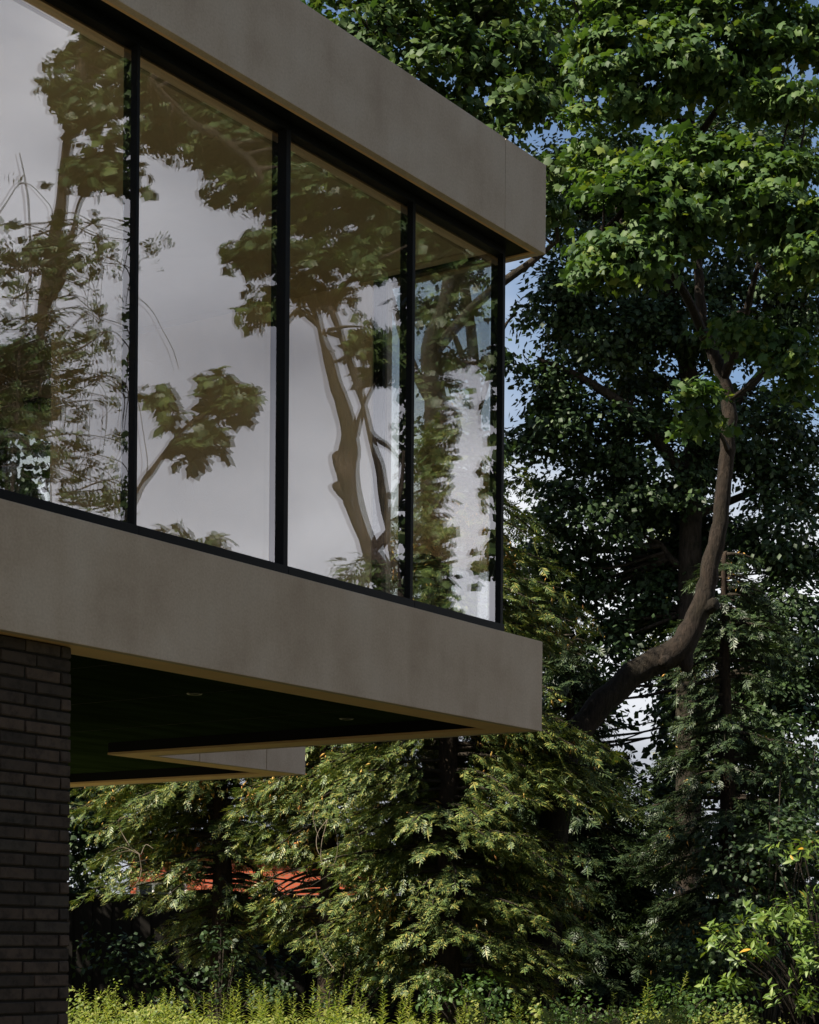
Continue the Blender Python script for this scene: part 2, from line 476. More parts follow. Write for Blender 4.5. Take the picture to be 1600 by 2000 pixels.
M['fence'] = principled('dark_stained_boards', (.010, .009, .008), 0.85, 0.1, var=.3, scale=5, stretch=(6, 6, .6))
M['red_brick'] = red_brick_mat()
M['white'] = principled('white_paint', (.78, .78, .76), 0.5, 0.4, var=.04)
M['slate'] = principled('roof_slate', (.07, .07, .08), 0.7, 0.3)
M['pane'] = principled('dark_window_glass', (.02, .025, .03), 0.08, 0.6)

# ------------------------------------------------------------------ ground
g = MB()
g.poly([(-400, -200, 0), (400, -200, 0), (400, 700, 0), (-400, 700, 0)])
tag(g.build('ground', M['soil']), kind='structure')

# ------------------------------------------------------------------ the concrete house (local x runs along the facade, local y into the house)
Ht, Hs, Hb, Hc = CH + 5.3204, CH + 4.7123, CH + 2.0685, CH + 1.4562
LEFT, A2, B2, BACK = -9.5, 1.8963, 3.4867, 6.4
house = empty('concrete_house', (X0, Y0, 0), math.pi / 2 - TH)
tag(house, 'modern house with cantilevered concrete upper storey, black framed glazing and brown brick pier', 'house')
def hp(name, boxes, mat, bevel=0.0, parent=house, label=None, smooth=False):
    b = MB()
    for lo, hi in boxes: b.box(lo, hi)
    o = b.build(name, mat, parent, bevel=bevel)
    if label: o['label'] = label
    return o
J = 0.003
def band(z0, z1, joints, name):
    """fascia panels round the outline of one floor band"""
    cuts = [LEFT] + joints + [0.0]
    for i in range(len(cuts) - 1):
        hp(name, [((cuts[i] + (J if i else 0), 0, z0), (cuts[i + 1] - (J if i < len(cuts) - 2 else 0), .05, z1))], M['concrete'], .004)
    hp(name, [((-.05, .054, z0), (0, B2 - .004, z1))], M['concrete'], .004)
    for a0, a1 in ((-.05, .497), (.503, 1.357), (1.363, A2)):
        hp(name, [((a0, B2, z0), (a1, B2 + .05, z1))], M['concrete'], .004)
    hp(name, [((A2 - .05, B2 + .054, z0), (A2, BACK, z1))], M['concrete'], .004)
    hp(name, [((LEFT, BACK - .05, z0), (A2 - .054, BACK - .002, z1))], M['concrete'], .004)
band(Hs, Ht, [-.529], 'roof_fascia_panel')
band(Hc, Hb, [], 'floor_fascia_panel')
hp('roof_slab', [((LEFT, .052, Hs + .16), (-.058, B2 + .054, Ht - .03)), ((LEFT, B2 + .056, Hs + .16), (A2 - .06, BACK - .06, Ht - .03))], M['roofing'])
hp('floor_slab', [((LEFT, .058, Hc + .12), (-.058, B2 + .054, Hb - .03)), ((LEFT, B2 + .056, Hc + .12), (A2 - .06, BACK - .06, Hb - .03))], M['roofing'])

# roof soffit: two tan strips with a fine gap, then the black soffit
def lring(z0, z1, w0, w1, name, mat):
    """strip running along the outline, from w0 to w1 behind the face"""
    hp(name, [((LEFT, w0, z0), (-w0, w1, z1))], mat)
    hp(name, [((-w1, w1 + .001, z0), (-w0, B2 + w0 - .001, z1))], mat)
    hp(name, [((-w1, B2 + w0, z0), (A2 - w0, B2 + w1, z1))], mat)
    hp(name, [((A2 - w1, B2 + w1 + .001, z0), (A2 - w0, BACK - .06, z1))], mat)
lring(Hs + .002, Hs + .05, .008, .032, 'soffit_strip', M['tan'])
lring(Hs + .002, Hs + .05, .037, .072, 'soffit_strip', M['tan'])
hp('roof_soffit', [((LEFT, .051, Hs + .012), (-.074, B2 + .073, Hs + .1)), ((LEFT, B2 + .0745, Hs + .012), (A2 - .074, BACK - .07, Hs + .1))], M['black'])
# underside of the cantilever: tan return, recessed dark ceiling with downlights
lring(Hc + .002, Hc + .018, .008, .277, 'soffit_strip', M['tan'])
lring(Hc + .019, Hc + .118, .058, .274, 'soffit_edge', M['black'])
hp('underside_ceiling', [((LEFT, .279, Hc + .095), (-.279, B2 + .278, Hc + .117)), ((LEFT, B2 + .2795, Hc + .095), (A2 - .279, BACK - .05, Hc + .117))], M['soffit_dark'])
for x in (-3.4, -2.2, -1.0):
    hp('ceiling_joint', [((x - .003, .29, Hc + .0925), (x + .003, B2, Hc + .0945))], M['black'])
def downlight(x, y):
    b = MB()
    n = 20
    ring = []
    for r, z in ((.05, .0), (.046, -.006), (.034, -.006), (.030, .03)):
        ring.append([(x + r * math.cos(2 * math.pi * i / n), y + r * math.sin(2 * math.pi * i / n), Hc + .0945 + z) for i in range(n)])
    for q in range(3):
        for i in range(n):
            b.poly([ring[q][i], ring[q][(i + 1) % n], ring[q + 1][(i + 1) % n], ring[q + 1][i]])
    o = b.build('downlight', M['steel'], house)
    b2 = MB(); b2.poly([ (px, py, Hc + .0915) for px, py, pz in ring[3]][::-1])
    b2.build('lens', M['pane'], o)
downlight(-2.194, 1.22); downlight(-.633, 1.19); downlight(-3.6, 1.25); downlight(-2.5, 2.9)

# glazing
GB, GT = CH + 2.168, CH + 4.672
bays = [(-5.2, -3.892, -3.866), (-3.866, -2.648, -2.603), (-2.603, -1.345, -1.31), (-1.31, -.262, -.227)]
LAB = ['window bay at the edge, tangled vines reflected in it', 'second window bay, mostly sky reflected', 'window bay reflecting a leaning tree trunk', 'corner window bay seen through to the trees']
for (a0, a1, a2), lab in zip(bays, LAB):
    m = MB()
    m.box((a0, .165, Hb + .036), (a2 - .002, .27, GB))                       # bottom rail
    m.box((a0, .18, GT), (a2 - .002, .27, Hs + .011))                     # head
    m.box((a1, .168 if a2 > -3.5 and a2 < -2 else .178, GB - .003), (a2 - .002, .274, GT + .003))     # mullion
    w = m.build('window', M['black'], house, bevel=.003)
    w['label'] = lab
    for b, mt in ((GLASS_B, 'glass_out'), (GLASS_B + .022, 'glass_in')):
        p = MB(); p.poly([(a0 + .001, b, GB + .001), (a1 - .001, b, GB + .001), (a1 - .001, b, GT - .001), (a0 + .001, b, GT - .001)])
        p.build('glass_pane', M[mt], w)
m = MB()
m.box((-.29, .276, Hb + .036), (-.229, 1.15, GB)); m.box((-.29, .276, GT), (-.229, 1.15, Hs + .011)); m.box((-.29, 1.152, Hb + .036), (-.229, 1.23, Hs + .011))
w = m.build('window', M['black'], house, bevel=.003)
w['label'] = 'end window round the glass corner'
for a, mt in ((-.24, 'glass_out'), (-.27, 'glass_in')):
    p = MB(); p.poly([(a, .277, GB + .001), (a, 1.151, GB + .001), (a, 1.151, GT - .001), (a, .277, GT - .001)])
    p.build('glass_pane', M[mt], w)
m = MB()
m.box((LEFT, .125, Hb + .002), (-.125, .30, Hb + .035)); m.box((-.30, .302, Hb + .002), (-.125, 3.3, Hb + .035))
m.build('sill_flashing', M['black'], house, bevel=.003)
# rooms
hp('interior_floor', [((LEFT, .276, Hb - .02), (-.312, BACK - .17, Hb + .03))], M['floorwood'])
hp('interior_ceiling', [((LEFT, .276, GT + .012), (-.295, .368, GT + .03)), ((LEFT, .40, GT + .012), (-.402, B2 + .2, GT + .03)), ((-.37, .3695, GT + .012), (-.295, 1.2, GT + .03)), ((-.40, 1.201, GT + .012), (-.295, B2 + .2, GT + .03)),
                        ((LEFT, B2 + .202, GT - .02), (A2 - .25, BACK - .16, GT + .028))], M['ceil'])
hp('shadow_gap', [((LEFT, .366, GT + .031), (-.372, .402, GT + .06)), ((-.404, .4025, GT + .031), (-.368, 1.2, GT + .06))], M['black'])
hp('end_wall', [((-.30, 1.232, Hb + .031), (-.12, B2 + .2, GT + .011))], M['plaster'])
hp('end_cladding', [((-.118, 1.232, Hb + .036), (-.06, B2 - .01, Hs + .01))], M['concrete'])
hp('back_wall', [((-1.0, B2 + .1, Hb + .031), (-.302, B2 + .2, GT + .011)), ((LEFT, B2 + .1, CH + 4.55), (-1.002, B2 + .2, GT + .011))], M['plaster'])
hp('rear_room_wall', [((A2 - .25, B2 + .06, Hb + .031), (A2 - .2, BACK - .1, Hs)), ((-.118, B2 + .06, Hb + .031), (A2 - .252, B2 + .14, Hs)),
                     ((LEFT, BACK - .16, Hb + .031), (.98, BACK - .1, GT + .05))], M['dark_room'])
hp('rear_room_floor', [((-.31, B2 + .15, Hb - .02), (A2 - .252, BACK - .1, Hb + .03))], M['floorwood'])
m = MB(); m.box((.982, BACK - .15, Hb + .031), (1.02, BACK - .10, GT)); m.box((1.60, BACK - .15, Hb + .031), (1.644, BACK - .10, GT))
w = m.build('window', M['black'], house); w['label'] = 'far window at the back of the house'
p = MB(); p.poly([(1.02, BACK - .12, Hb + .032), (1.60, BACK - .12, Hb + .032), (1.60, BACK - .12, GT - .021), (1.02, BACK - .12, GT - .021)]); p.build('glass_pane', M['glass_out'], w)

q = W(72, 788, (GT - .02 - CH) * F_PX / (YH - 788)); q = np.array((q[0] - X0, q[1] - Y0)); qa, qb = q @ D1, q @ D2
b = MB(); b.tube([(qa, qb, GT - .085), (qa, qb, GT - .021)], [.11, .12], 20)
b.build('ceiling_lamp', M['black'], house)

# brick pier below
pier = MB()
PA, PB = -4.419, .1
pier.box((LEFT, PB + .012, 0), (PA - .006, BACK - 1, Hc + .0))
pw = pier.build('brick_pier', M['mortar'], house)
CRS, BL, BH, JT = .0647, .2285, .0535, .0112
def brick_mesh(l, d):
    bm = bmesh.new()
    bmesh.ops.create_cube(bm, size=1.0)
    for v in bm.verts: v.co = Vector((v.co.x * l, v.co.y * d, v.co.z * BH))
    bmesh.ops.bevel(bm, geom=bm.edges[:], offset=.004, segments=1, affect='EDGES')
    r = random.Random(int(l * 1000))
    for v in bm.verts: v.co += Vector((r.uniform(-.0015, .0015), r.uniform(-.0015, .0015), r.uniform(-.0015, .0015)))
    me = bpy.data.meshes.new('brick'); bm.to_mesh(me); bm.free()
    me.materials.append(M['brick'])
    return me
BM_ = {k: brick_mesh(*k) for k in ((BL, .10), (.064, .10), (.10, BL))}
rr = random.Random(5)
def brick(k, x, y, z):
    o = bpy.data.objects.new('brick', BM_[k]); COL.objects.link(o); o.parent = pw
    o.location = (x + rr.uniform(-.002, .002), y + rr.uniform(-.003, .003), z + rr.uniform(-.0015, .0015))
    o.rotation_euler = (rr.uniform(-.012, .012), rr.uniform(-.006, .006), rr.uniform(-.012, .012))
rows = int((Hc - .012) / CRS)
for r in range(rows):
    z = Hc - .004 - BH / 2 - CRS * r
    if r % 2 == 0:
        brick((.064, .10), PA - .032, PB + .05, z); x = PA - .064 - JT
    else: x = PA
    while x > PA - .82:
        brick((BL, .10), x - BL / 2, PB + .05, z); x -= BL + JT
    y = PB + .10 + JT + (0 if r % 2 else -.0)
    for q in range(1):
        brick((.10, BL), PA - .05, y + BL / 2, z); y += BL + JT

# ------------------------------------------------------------------ fence and the red brick house beyond the garden
fence = empty('board_fence', (0, 27.6, 0))
tag(fence, 'tall dark stained board fence behind the conifers', 'fence')
FT = float(W(500, 1748, 27.6)[2])
fb = MB(); fb.box((-.148 / 2, -.011, 0), (.148 / 2, .011, FT - .04))
fo = fb.build('board', M['fence'], fence, bevel=.003)
fo.location = (-8.0, 0, 0)
for i in range(1, 122):
    o = fo.copy(); COL.objects.link(o); o.parent = fence
    o.location = (-8.0 + .140 * i, .026 * (i % 2) + random.uniform(-.001, .001), random.uniform(-.008, .004))
fb = MB(); fb.box((-8.1, -.05, FT - .042), (9.1, .07, FT)); fb.build('capping_rail', M['fence'], fence)
for i in range(8):
    fb = MB(); x = -7.9 + 2.4 * i; fb.box((x - .05, .042, 0), (x + .05, .14, FT - .045)); fb.build('post', M['fence'], fence)

annexe = empty('brick_annexe', (-4.6, 48.0, 0))
tag(annexe, 'low red brick building with white windows seen through gaps in the conifers', 'building')
wt = float(W(500, 1655, 48)[2])
def ab(name, boxes, mat, parent=annexe):
    b = MB()
    for lo, hi in boxes: b.box(lo, hi)
    return b.build(name, mat, parent)
wins = [(-2.25, -.97), (.75, 1.3)]
zb, zt = 1.2, float(W(300, 1722, 48)[2])
xs = [-2.4] + [v for w_ in wins for v in w_] + [3.9]
boxes = [((xs[i], 0, 0), (xs[i + 1], .3, wt)) for i in range(0, len(xs), 2)]
boxes += [((a, 0, 0), (b, .3, zb)) for a, b in wins] + [((a, 0, zt), (b, .3, wt)) for a, b in wins]
boxes += [((-2.4, .3, 0), (-2.1, 6, wt)), ((3.6, .3, 0), (3.9, 6, wt))]
ab('wall', boxes, M['red_brick'])
ab('roof', [((-2.6, -.25, wt), (4.1, 6.2, wt + .2))], M['slate'])
for a, b in wins:
    f_ = [((a, .08, zb), (a + .07, .16, zt)), ((b - .07, .08, zb), (b, .16, zt)), ((a + .07, .08, zt - .07), (b - .07, .16, zt)), ((a + .07, .08, zb), (b - .07, .16, zb + .07))]
    n = 3 if b - a > 1.2 else 2
    for i in range(1, n):
        x = a + (b - a) * i / n
        f_.append(((x - .035, .085, zb + .07), (x + .035, .155, zt - .07)))
    w = ab('window', f_, M['white'])
    ab('pane', [((a + .05, .11, zb + .05), (b - .05, .12, zt - .05))], M['pane'], w)
    ab('sill', [((a - .05, -.06, zb - .06), (b + .05, -.003, zb))], M['white'], w)

# ------------------------------------------------------------------ vegetation builders
UP = np.array((0, 0, 1.0))
def plant(name, label, cat, base, group=None):
    return tag(empty(name, tuple(base)), label, cat, group)
def limb(mb, pts, rad, n=9, sub=5, wob=.04):
    p, r = smooth_path(pts, rad, sub)
    if len(pts) > 12: p = [q + rng.normal(0, .012, 3) for q in p]
    mb.tube(p, r, n, wob=wob)
def pxpath(pts, z, rad_px, fn=W):
    """points (x, y[, dz]) in photo pixels at distance z, radii in pixels"""
    P = [fn(p[0], p[1], z + (p[2] if len(p) > 2 else 0)) for p in pts]
    return P, [r * z / F_PX for r in rad_px]
def ell_points(ells, density, shell=.35, fn=W):
    """cluster centres through the volumes of ellipsoids (x, y, rx, ry in pixels, distance z, depth radius in metres, weight)"""
    C, O = [], []
    for e in ells:
        x, y, rx, ry, z = e[:5]
        rz = e[5] if len(e) > 5 else .5 * (rx + ry) * z / F_PX
        w = e[6] if len(e) > 6 else 1.0
        n = max(3, int(density * w * rx * ry / 10000.0))
        d = norm(rng.normal(size=(n, 3)))
        r = (shell + (1 - shell) * rng.random(n) ** .5)[:, None]
        q = d * r
        for i in range(n):
            p = W(x + q[i, 0] * rx, y - q[i, 2] * ry, z + q[i, 1] * rz)
            o = d[i] + np.array((0, 0, .0))
            if fn is V:
                p2 = mirror(p); o2 = mirror(p + o * .1) - p2
                p, o = p2, o2 / .1
            C.append(p); O.append(o)
    return np.array(C), np.array(O)
def leaf_cloud(C, O, per, rad, flat, size, up=.55, outw=.6, rnd=.5, droop=.6):
    n = len(C) * per
    c = np.repeat(C, per, 0); o = np.repeat(O, per, 0)
    d = norm(rng.normal(size=(n, 3))) * (rng.random(n) ** .6)[:, None] * rad
    d[:, 2] *= flat
    # a spray droops away from its twig
    d[:, 2] -= .35 * np.hypot(d[:, 0], d[:, 1]) ** 2 / rad
    pos = c + d
    nrm = UP * up + o * outw + rng.normal(size=(n, 3)) * rnd
    hd = d.copy(); hd[:, 2] = 0
    t = norm(hd) * .8 + o * .3 + rng.normal(size=(n, 3)) * .4 - UP * droop
    R = frames(nrm, t)
    s = size * rng.uniform(.5, 1.3, n)
    return pos, R, s
def pathmesh(name, paths, mat, root, n=8, wob=.04, sub=5):
    mb = MB()
    for P, r in paths: limb(mb, P, r, n, sub, wob)
    return mb.build(name, mat, root, smooth=True, origin=tuple(root.location))
def twigs_to(C, trunk_pts, k, r0=.018):
    """thin branches from the nearest limb to the cluster centres"""
    T = np.array(trunk_pts)
    res = []
    idx = rng.permutation(len(C))[:k]
    for i in idx:
        d = np.linalg.norm(T - C[i], axis=1) + np.maximum(0, T[:, 2] - C[i][2]) * .6
        b = T[np.argmin(d)]
        m = (b + C[i]) / 2 + rng.normal(0, .08, 3) + np.array((0, 0, -.06 * np.linalg.norm(C[i] - b)))
        res.append(([b, m, C[i]], [r0 * (1 + .5 * min(3, np.linalg.norm(C[i] - b))), r0, r0 * .3]))
    return res

def ground_at(x, z): 
    p = W(x, YH + 100, z); return np.array((p[0], p[1], 0.0))

def boughs(C, k=7, h=.62, v=.36):
    """draw the clusters together into flat layered boughs with gaps between"""
    B = C[rng.permutation(len(C))[:max(2, len(C) // k)]]
    j = np.argmin(((C[:, None, :] - B[None]) ** 2 * (1, 1, 2.2)).sum(2), axis=1)
    q = B[j] + (C - B[j]) * (h, h, v)
    q[:, 2] -= .12 * np.hypot(*(q - B[j])[:, :2].T)
    return q
def broadleaf(name, label, cat, base, trunk, limbs, ells, density, leaf, mat, size, per, rad, bark, singles=0, fn=W, flat=.45, shell=.35, group=None, twigs=60, bough=True, **kw):
    root = plant(name, label, cat, base, group)
    pathmesh('trunk', [trunk], bark, root, 12, .03)
    tp = list(smooth_path(*trunk)[0])
    for l in limbs:
        pathmesh('branch', [l], bark, root, 8, .03)
        tp += list(smooth_path(*l)[0])
    C, O = ell_points(ells, density, shell, fn)
    if bough and len(C) > 90: C = boughs(C)
    if twigs:
        tw = twigs_to(C, tp, twigs)
        o = pathmesh('twigs', tw, bark, root, 5, 0, 3); o['kind'] = 'stuff'
    pos, R, s = leaf_cloud(C, O, per, rad, flat, size, **kw)
    scatter(root, 'crown', leaf, pos, R, s, mat, singles)
    return root, C

# ------------------------------------------------------------------ the maple with the bent trunk
Z = 23.3
b0 = ground_at(1040, Z)
tr = pxpath([(1040, 2080), (1060, 1900), (1080, 1650), (1105, 1480), (1165, 1385), (1250, 1308), (1322, 1272), (1362, 1205), (1385, 1130), (1405, 1020), (1420, 900), (1424, 800), (1410, 730), (1386, 675), (1372, 600), (1362, 450), (1352, 250), (1345, 30)], Z,
            [38, 34, 31, 28, 25.5, 26, 27, 22, 18.5, 16, 15, 14, 13.5, 12, 10, 8.5, 7, 4])
lm = [pxpath([(1335, 1270), (1340, 1300), (1338, 1312)], Z, [20, 14, 7]),
      pxpath([(1372, 1190), (1392, 1182, -.1), (1400, 1180, -.14)], Z, [17, 14, 11]),
      pxpath([(1300, 1290, -.12), (1296, 1293, -.2)], Z, [14, 9]),
      pxpath([(1412, 740), (1445, 660, -.4), (1470, 560, -.9), (1500, 450, -1.4)], Z, [11, 9, 6, 3]),
      pxpath([(1386, 680), (1330, 560, -.8), (1250, 480, -1.5), (1170, 460, -2)], Z, [10, 8, 5, 3]),
      pxpath([(1362, 450), (1450, 400, -.9), (1550, 370, -1.6)], Z, [10, 7, 3]),
      pxpath([(1352, 250), (1250, 170, -.6), (1180, 120, -.9)], Z, [8, 5, 3]),
      pxpath([(1355, 280), (1450, 150, -.5), (1540, 80, -.8)], Z, [8, 5, 3])]
ells = [(1240, 430, 125, 130, 21.2), (1330, 340, 130, 85, 21.2), (1490, 370, 130, 110, 21.3), (1565, 470, 80, 100, 21.1), (1185, 500, 70, 65, 21.0),
        (1230, 110, 125, 130, 22.2), (1400, 90, 150, 130, 22.1), (1560, 120, 110, 140, 22.2), (1340, -90, 260, 120, 22.6), (1150, -60, 120, 100, 22.8),
        (1560, 700, 60, 100, 21.8, .5, .6), (1350, 785, 65, 50, 21.4, .5, .8), (1440, 610, 90, 55, 21.8, .5, .6), (1160, 260, 60, 70, 22.3, .6, .6)]
broadleaf('maple_tree', 'large sunlit maple whose thick trunk bends sharply upright, right of the house', 'tree', b0, tr, lm, ells, 58, MAPLE, M['maple'], .112, 26, .36, M['bark'], singles=300, flat=.35, rnd=.6, up=.6)

# upper left maple, over the roof
Z = 26.5
tr = pxpath([(850, 2055), (850, 1300), (845, 950), (852, 800), (842, 680), (880, 560), (905, 300), (920, 60)], Z, [30, 26, 24, 22, 20, 17, 12, 6])
lm = [pxpath([(845, 690), (940, 585, -.2), (1040, 510, -.4), (1090, 470, -.6)], Z, [13, 10, 7, 3]), pxpath([(890, 420), (800, 250, -.3), (720, 90, -.6)], Z, [10, 7, 3]),
      pxpath([(905, 300), (1000, 160, -.5), (1050, 60, -.8)], Z, [9, 6, 3]), pxpath([(850, 800), (800, 700, .2), (760, 560, .3)], Z, [12, 9, 5])]
ells = [(700, 40, 120, 90, 26), (840, 110, 130, 100, 26), (960, 60, 120, 110, 26), (1010, 210, 80, 70, 25.6), (880, -70, 240, 90, 26.3), (1070, 330, 55, 55, 25.4, .5, .8), (1050, 420, 60, 60, 25.8, .5, .7), (930, 200, 70, 50, 26.2, .5, .7), (1090, 110, 70, 110, 26, .6, .8)]
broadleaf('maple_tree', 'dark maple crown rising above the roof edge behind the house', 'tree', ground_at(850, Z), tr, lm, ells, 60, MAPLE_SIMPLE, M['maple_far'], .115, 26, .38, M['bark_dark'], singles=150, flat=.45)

# dark broadleaf tree behind both, straight trunk
Z = 28.0
tr = pxpath([(1348, 2045), (1345, 1700), (1345, 1260), (1350, 1000), (1356, 850), (1340, 700), (1300, 560), (1280, 400)], Z, [30, 27, 24, 22, 20, 17, 12, 7])
lm = [pxpath([(1347, 1120), (1310, 1090), (1290, 1060)], Z, [9, 7, 4]), pxpath([(1352, 950), (1250, 820, -.4), (1140, 740, -.8), (1050, 700, -1)], Z, [14, 11, 7, 3]),
      pxpath([(1356, 860), (1460, 760, -.2), (1560, 640, -.5)], Z, [13, 10, 4]), pxpath([(1340, 700), (1220, 590, -.3), (1100, 560, -.5)], Z, [10, 7, 3]), pxpath([(1350, 1010), (1470, 960, .2), (1590, 900, .3)], Z, [9, 7, 3])]
ells = [(1090, 570, 80, 80, 27.2), (1200, 640, 130, 95, 27.6), (1390, 620, 180, 95, 27.8), (1560, 560, 90, 110, 27.6), (1070, 760, 45, 80, 27.2), (1150, 830, 110, 90, 27.5), (1290, 900, 140, 120, 28), (1490, 830, 130, 110, 28),
        (1540, 1010, 100, 120, 28), (1160, 990, 130, 90, 28), (1550, 1200, 110, 140, 28), (1440, 1230, 90, 90, 28.3), (1240, 1140, 90, 80, 28.6), (1100, 1130, 70, 90, 28.5), (1300, 450, 240, 110, 28.2), (1180, 330, 150, 90, 28.2), (1450, 300, 170, 90, 28.3), (1390, 1060, 80, 80, 28.6), (1030, 880, 35, 60, 27.5), (1540, 1400, 110, 140, 28), (1430, 1420, 80, 120, 28.5), (1195, 1250, 70, 50, 28.2), (1285, 1215, 50, 70, 28.4), (1130, 1330, 60, 60, 28.4), (1330, 1350, 50, 60, 28.5), (1260, 740, 80, 60, 28.4), (1075, 1230, 70, 70, 28.4), (1060, 1060, 50, 80, 28.3), (1290, 1130, 70, 70, 28.6), (1500, 1330, 90, 60, 28.5), (1320, 1010, 70, 80, 28.8)]
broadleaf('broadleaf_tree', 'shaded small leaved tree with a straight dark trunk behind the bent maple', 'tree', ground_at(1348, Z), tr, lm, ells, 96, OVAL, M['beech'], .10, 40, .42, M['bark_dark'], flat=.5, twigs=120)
# the tree seen through the glass corner
Z = 27.0
tr = pxpath([(935, 2050), (938, 1500), (930, 1000), (925, 700), (900, 500), (890, 300)], Z, [15, 14, 12, 11, 9, 5])
lm = [pxpath([(928, 820), (960, 720), (985, 640), (1010, 610)], Z, [7, 5, 3, 2]), pxpath([(926, 760), (880, 640), (840, 600)], Z, [7, 5, 2])]
ells = [(850, 620, 55, 60, 27), (930, 570, 50, 40, 27), (900, 700, 70, 40, 27), (850, 740, 40, 60, 26.8), (920, 870, 55, 40, 26.8), (960, 720, 30, 50, 26.9), (830, 860, 40, 60, 27), (940, 960, 40, 40, 27.2), (870, 480, 80, 60, 27.2), (1010, 520, 40, 40, 27.2), (1020, 700, 22, 40, 27, .4, .5), (970, 1080, 50, 60, 27.4)]
broadleaf('broadleaf_tree', 'slender small leaved tree seen through the glass corner of the house', 'tree', ground_at(935, Z), tr, lm, ells, 40, OVAL, M['beech'], .10, 36, .36, M['bark_dark'], flat=.5, twigs=60)
# tall tree behind the house, out of sight, which shades the trees above
Z = 27.5
tr = ([np.array((-8.5, 27.5, 0.)), np.array((-8.4, 27.5, 5.)), np.array((-8.1, 27.6, 12.))], [.35, .28, .12])
ells = [(800 + X_ * F_PX / 27.5, YH - (z_ - CH) * F_PX / 27.5, r_ * F_PX / 27.5, r_ * .8 * F_PX / 27.5, 27.5, 1.8) for X_, z_, r_ in ((-5.4, 8.7, 1.2), (-5.3, 7.5, 1.1), (-5.6, 9.6, 1.2), (-8.6, 4.2, 2.4), (-10.8, 3.2, 2.4), (-12, 6, 2.4), (-8, 9.5, 2.6), (-6.8, 12.5, 2.6), (-9.5, 12.5, 2.6), (-5.6, 15.5, 2.2), (-8.2, 15.5, 2.6))]
broadleaf('broadleaf_tree', 'tall broad tree standing behind the house', 'tree', (-8.5, 27.5, 0), tr, [], ells, 13, OVAL, M['beech'], .15, 34, .6, M['bark_dark'], twigs=20)

Z = 25.7  # evergreen added out of view to cast shade over the fence
tr = ([np.array((-6.5, 25.7, 0.)), np.array((-6.5, 25.7, 5.)), np.array((-6.4, 25.7, 11.))], [.28, .2, .08])
ells = [(800 + -6.5 * F_PX / Z, YH - (z_ - CH) * F_PX / Z, 1.4 * F_PX / Z, 1.5 * F_PX / Z, Z, 1.3) for z_ in (1.3, 3.4, 5.5, 7.6, 9.7)]
broadleaf('evergreen_tree', 'unseen narrow evergreen beyond the brick pier, added to shade the fence', 'tree', (-6.5, 25.7, 0), tr, [], ells, 14, OVAL, M['beech'], .16, 30, .5, M['bark_dark'], twigs=20)

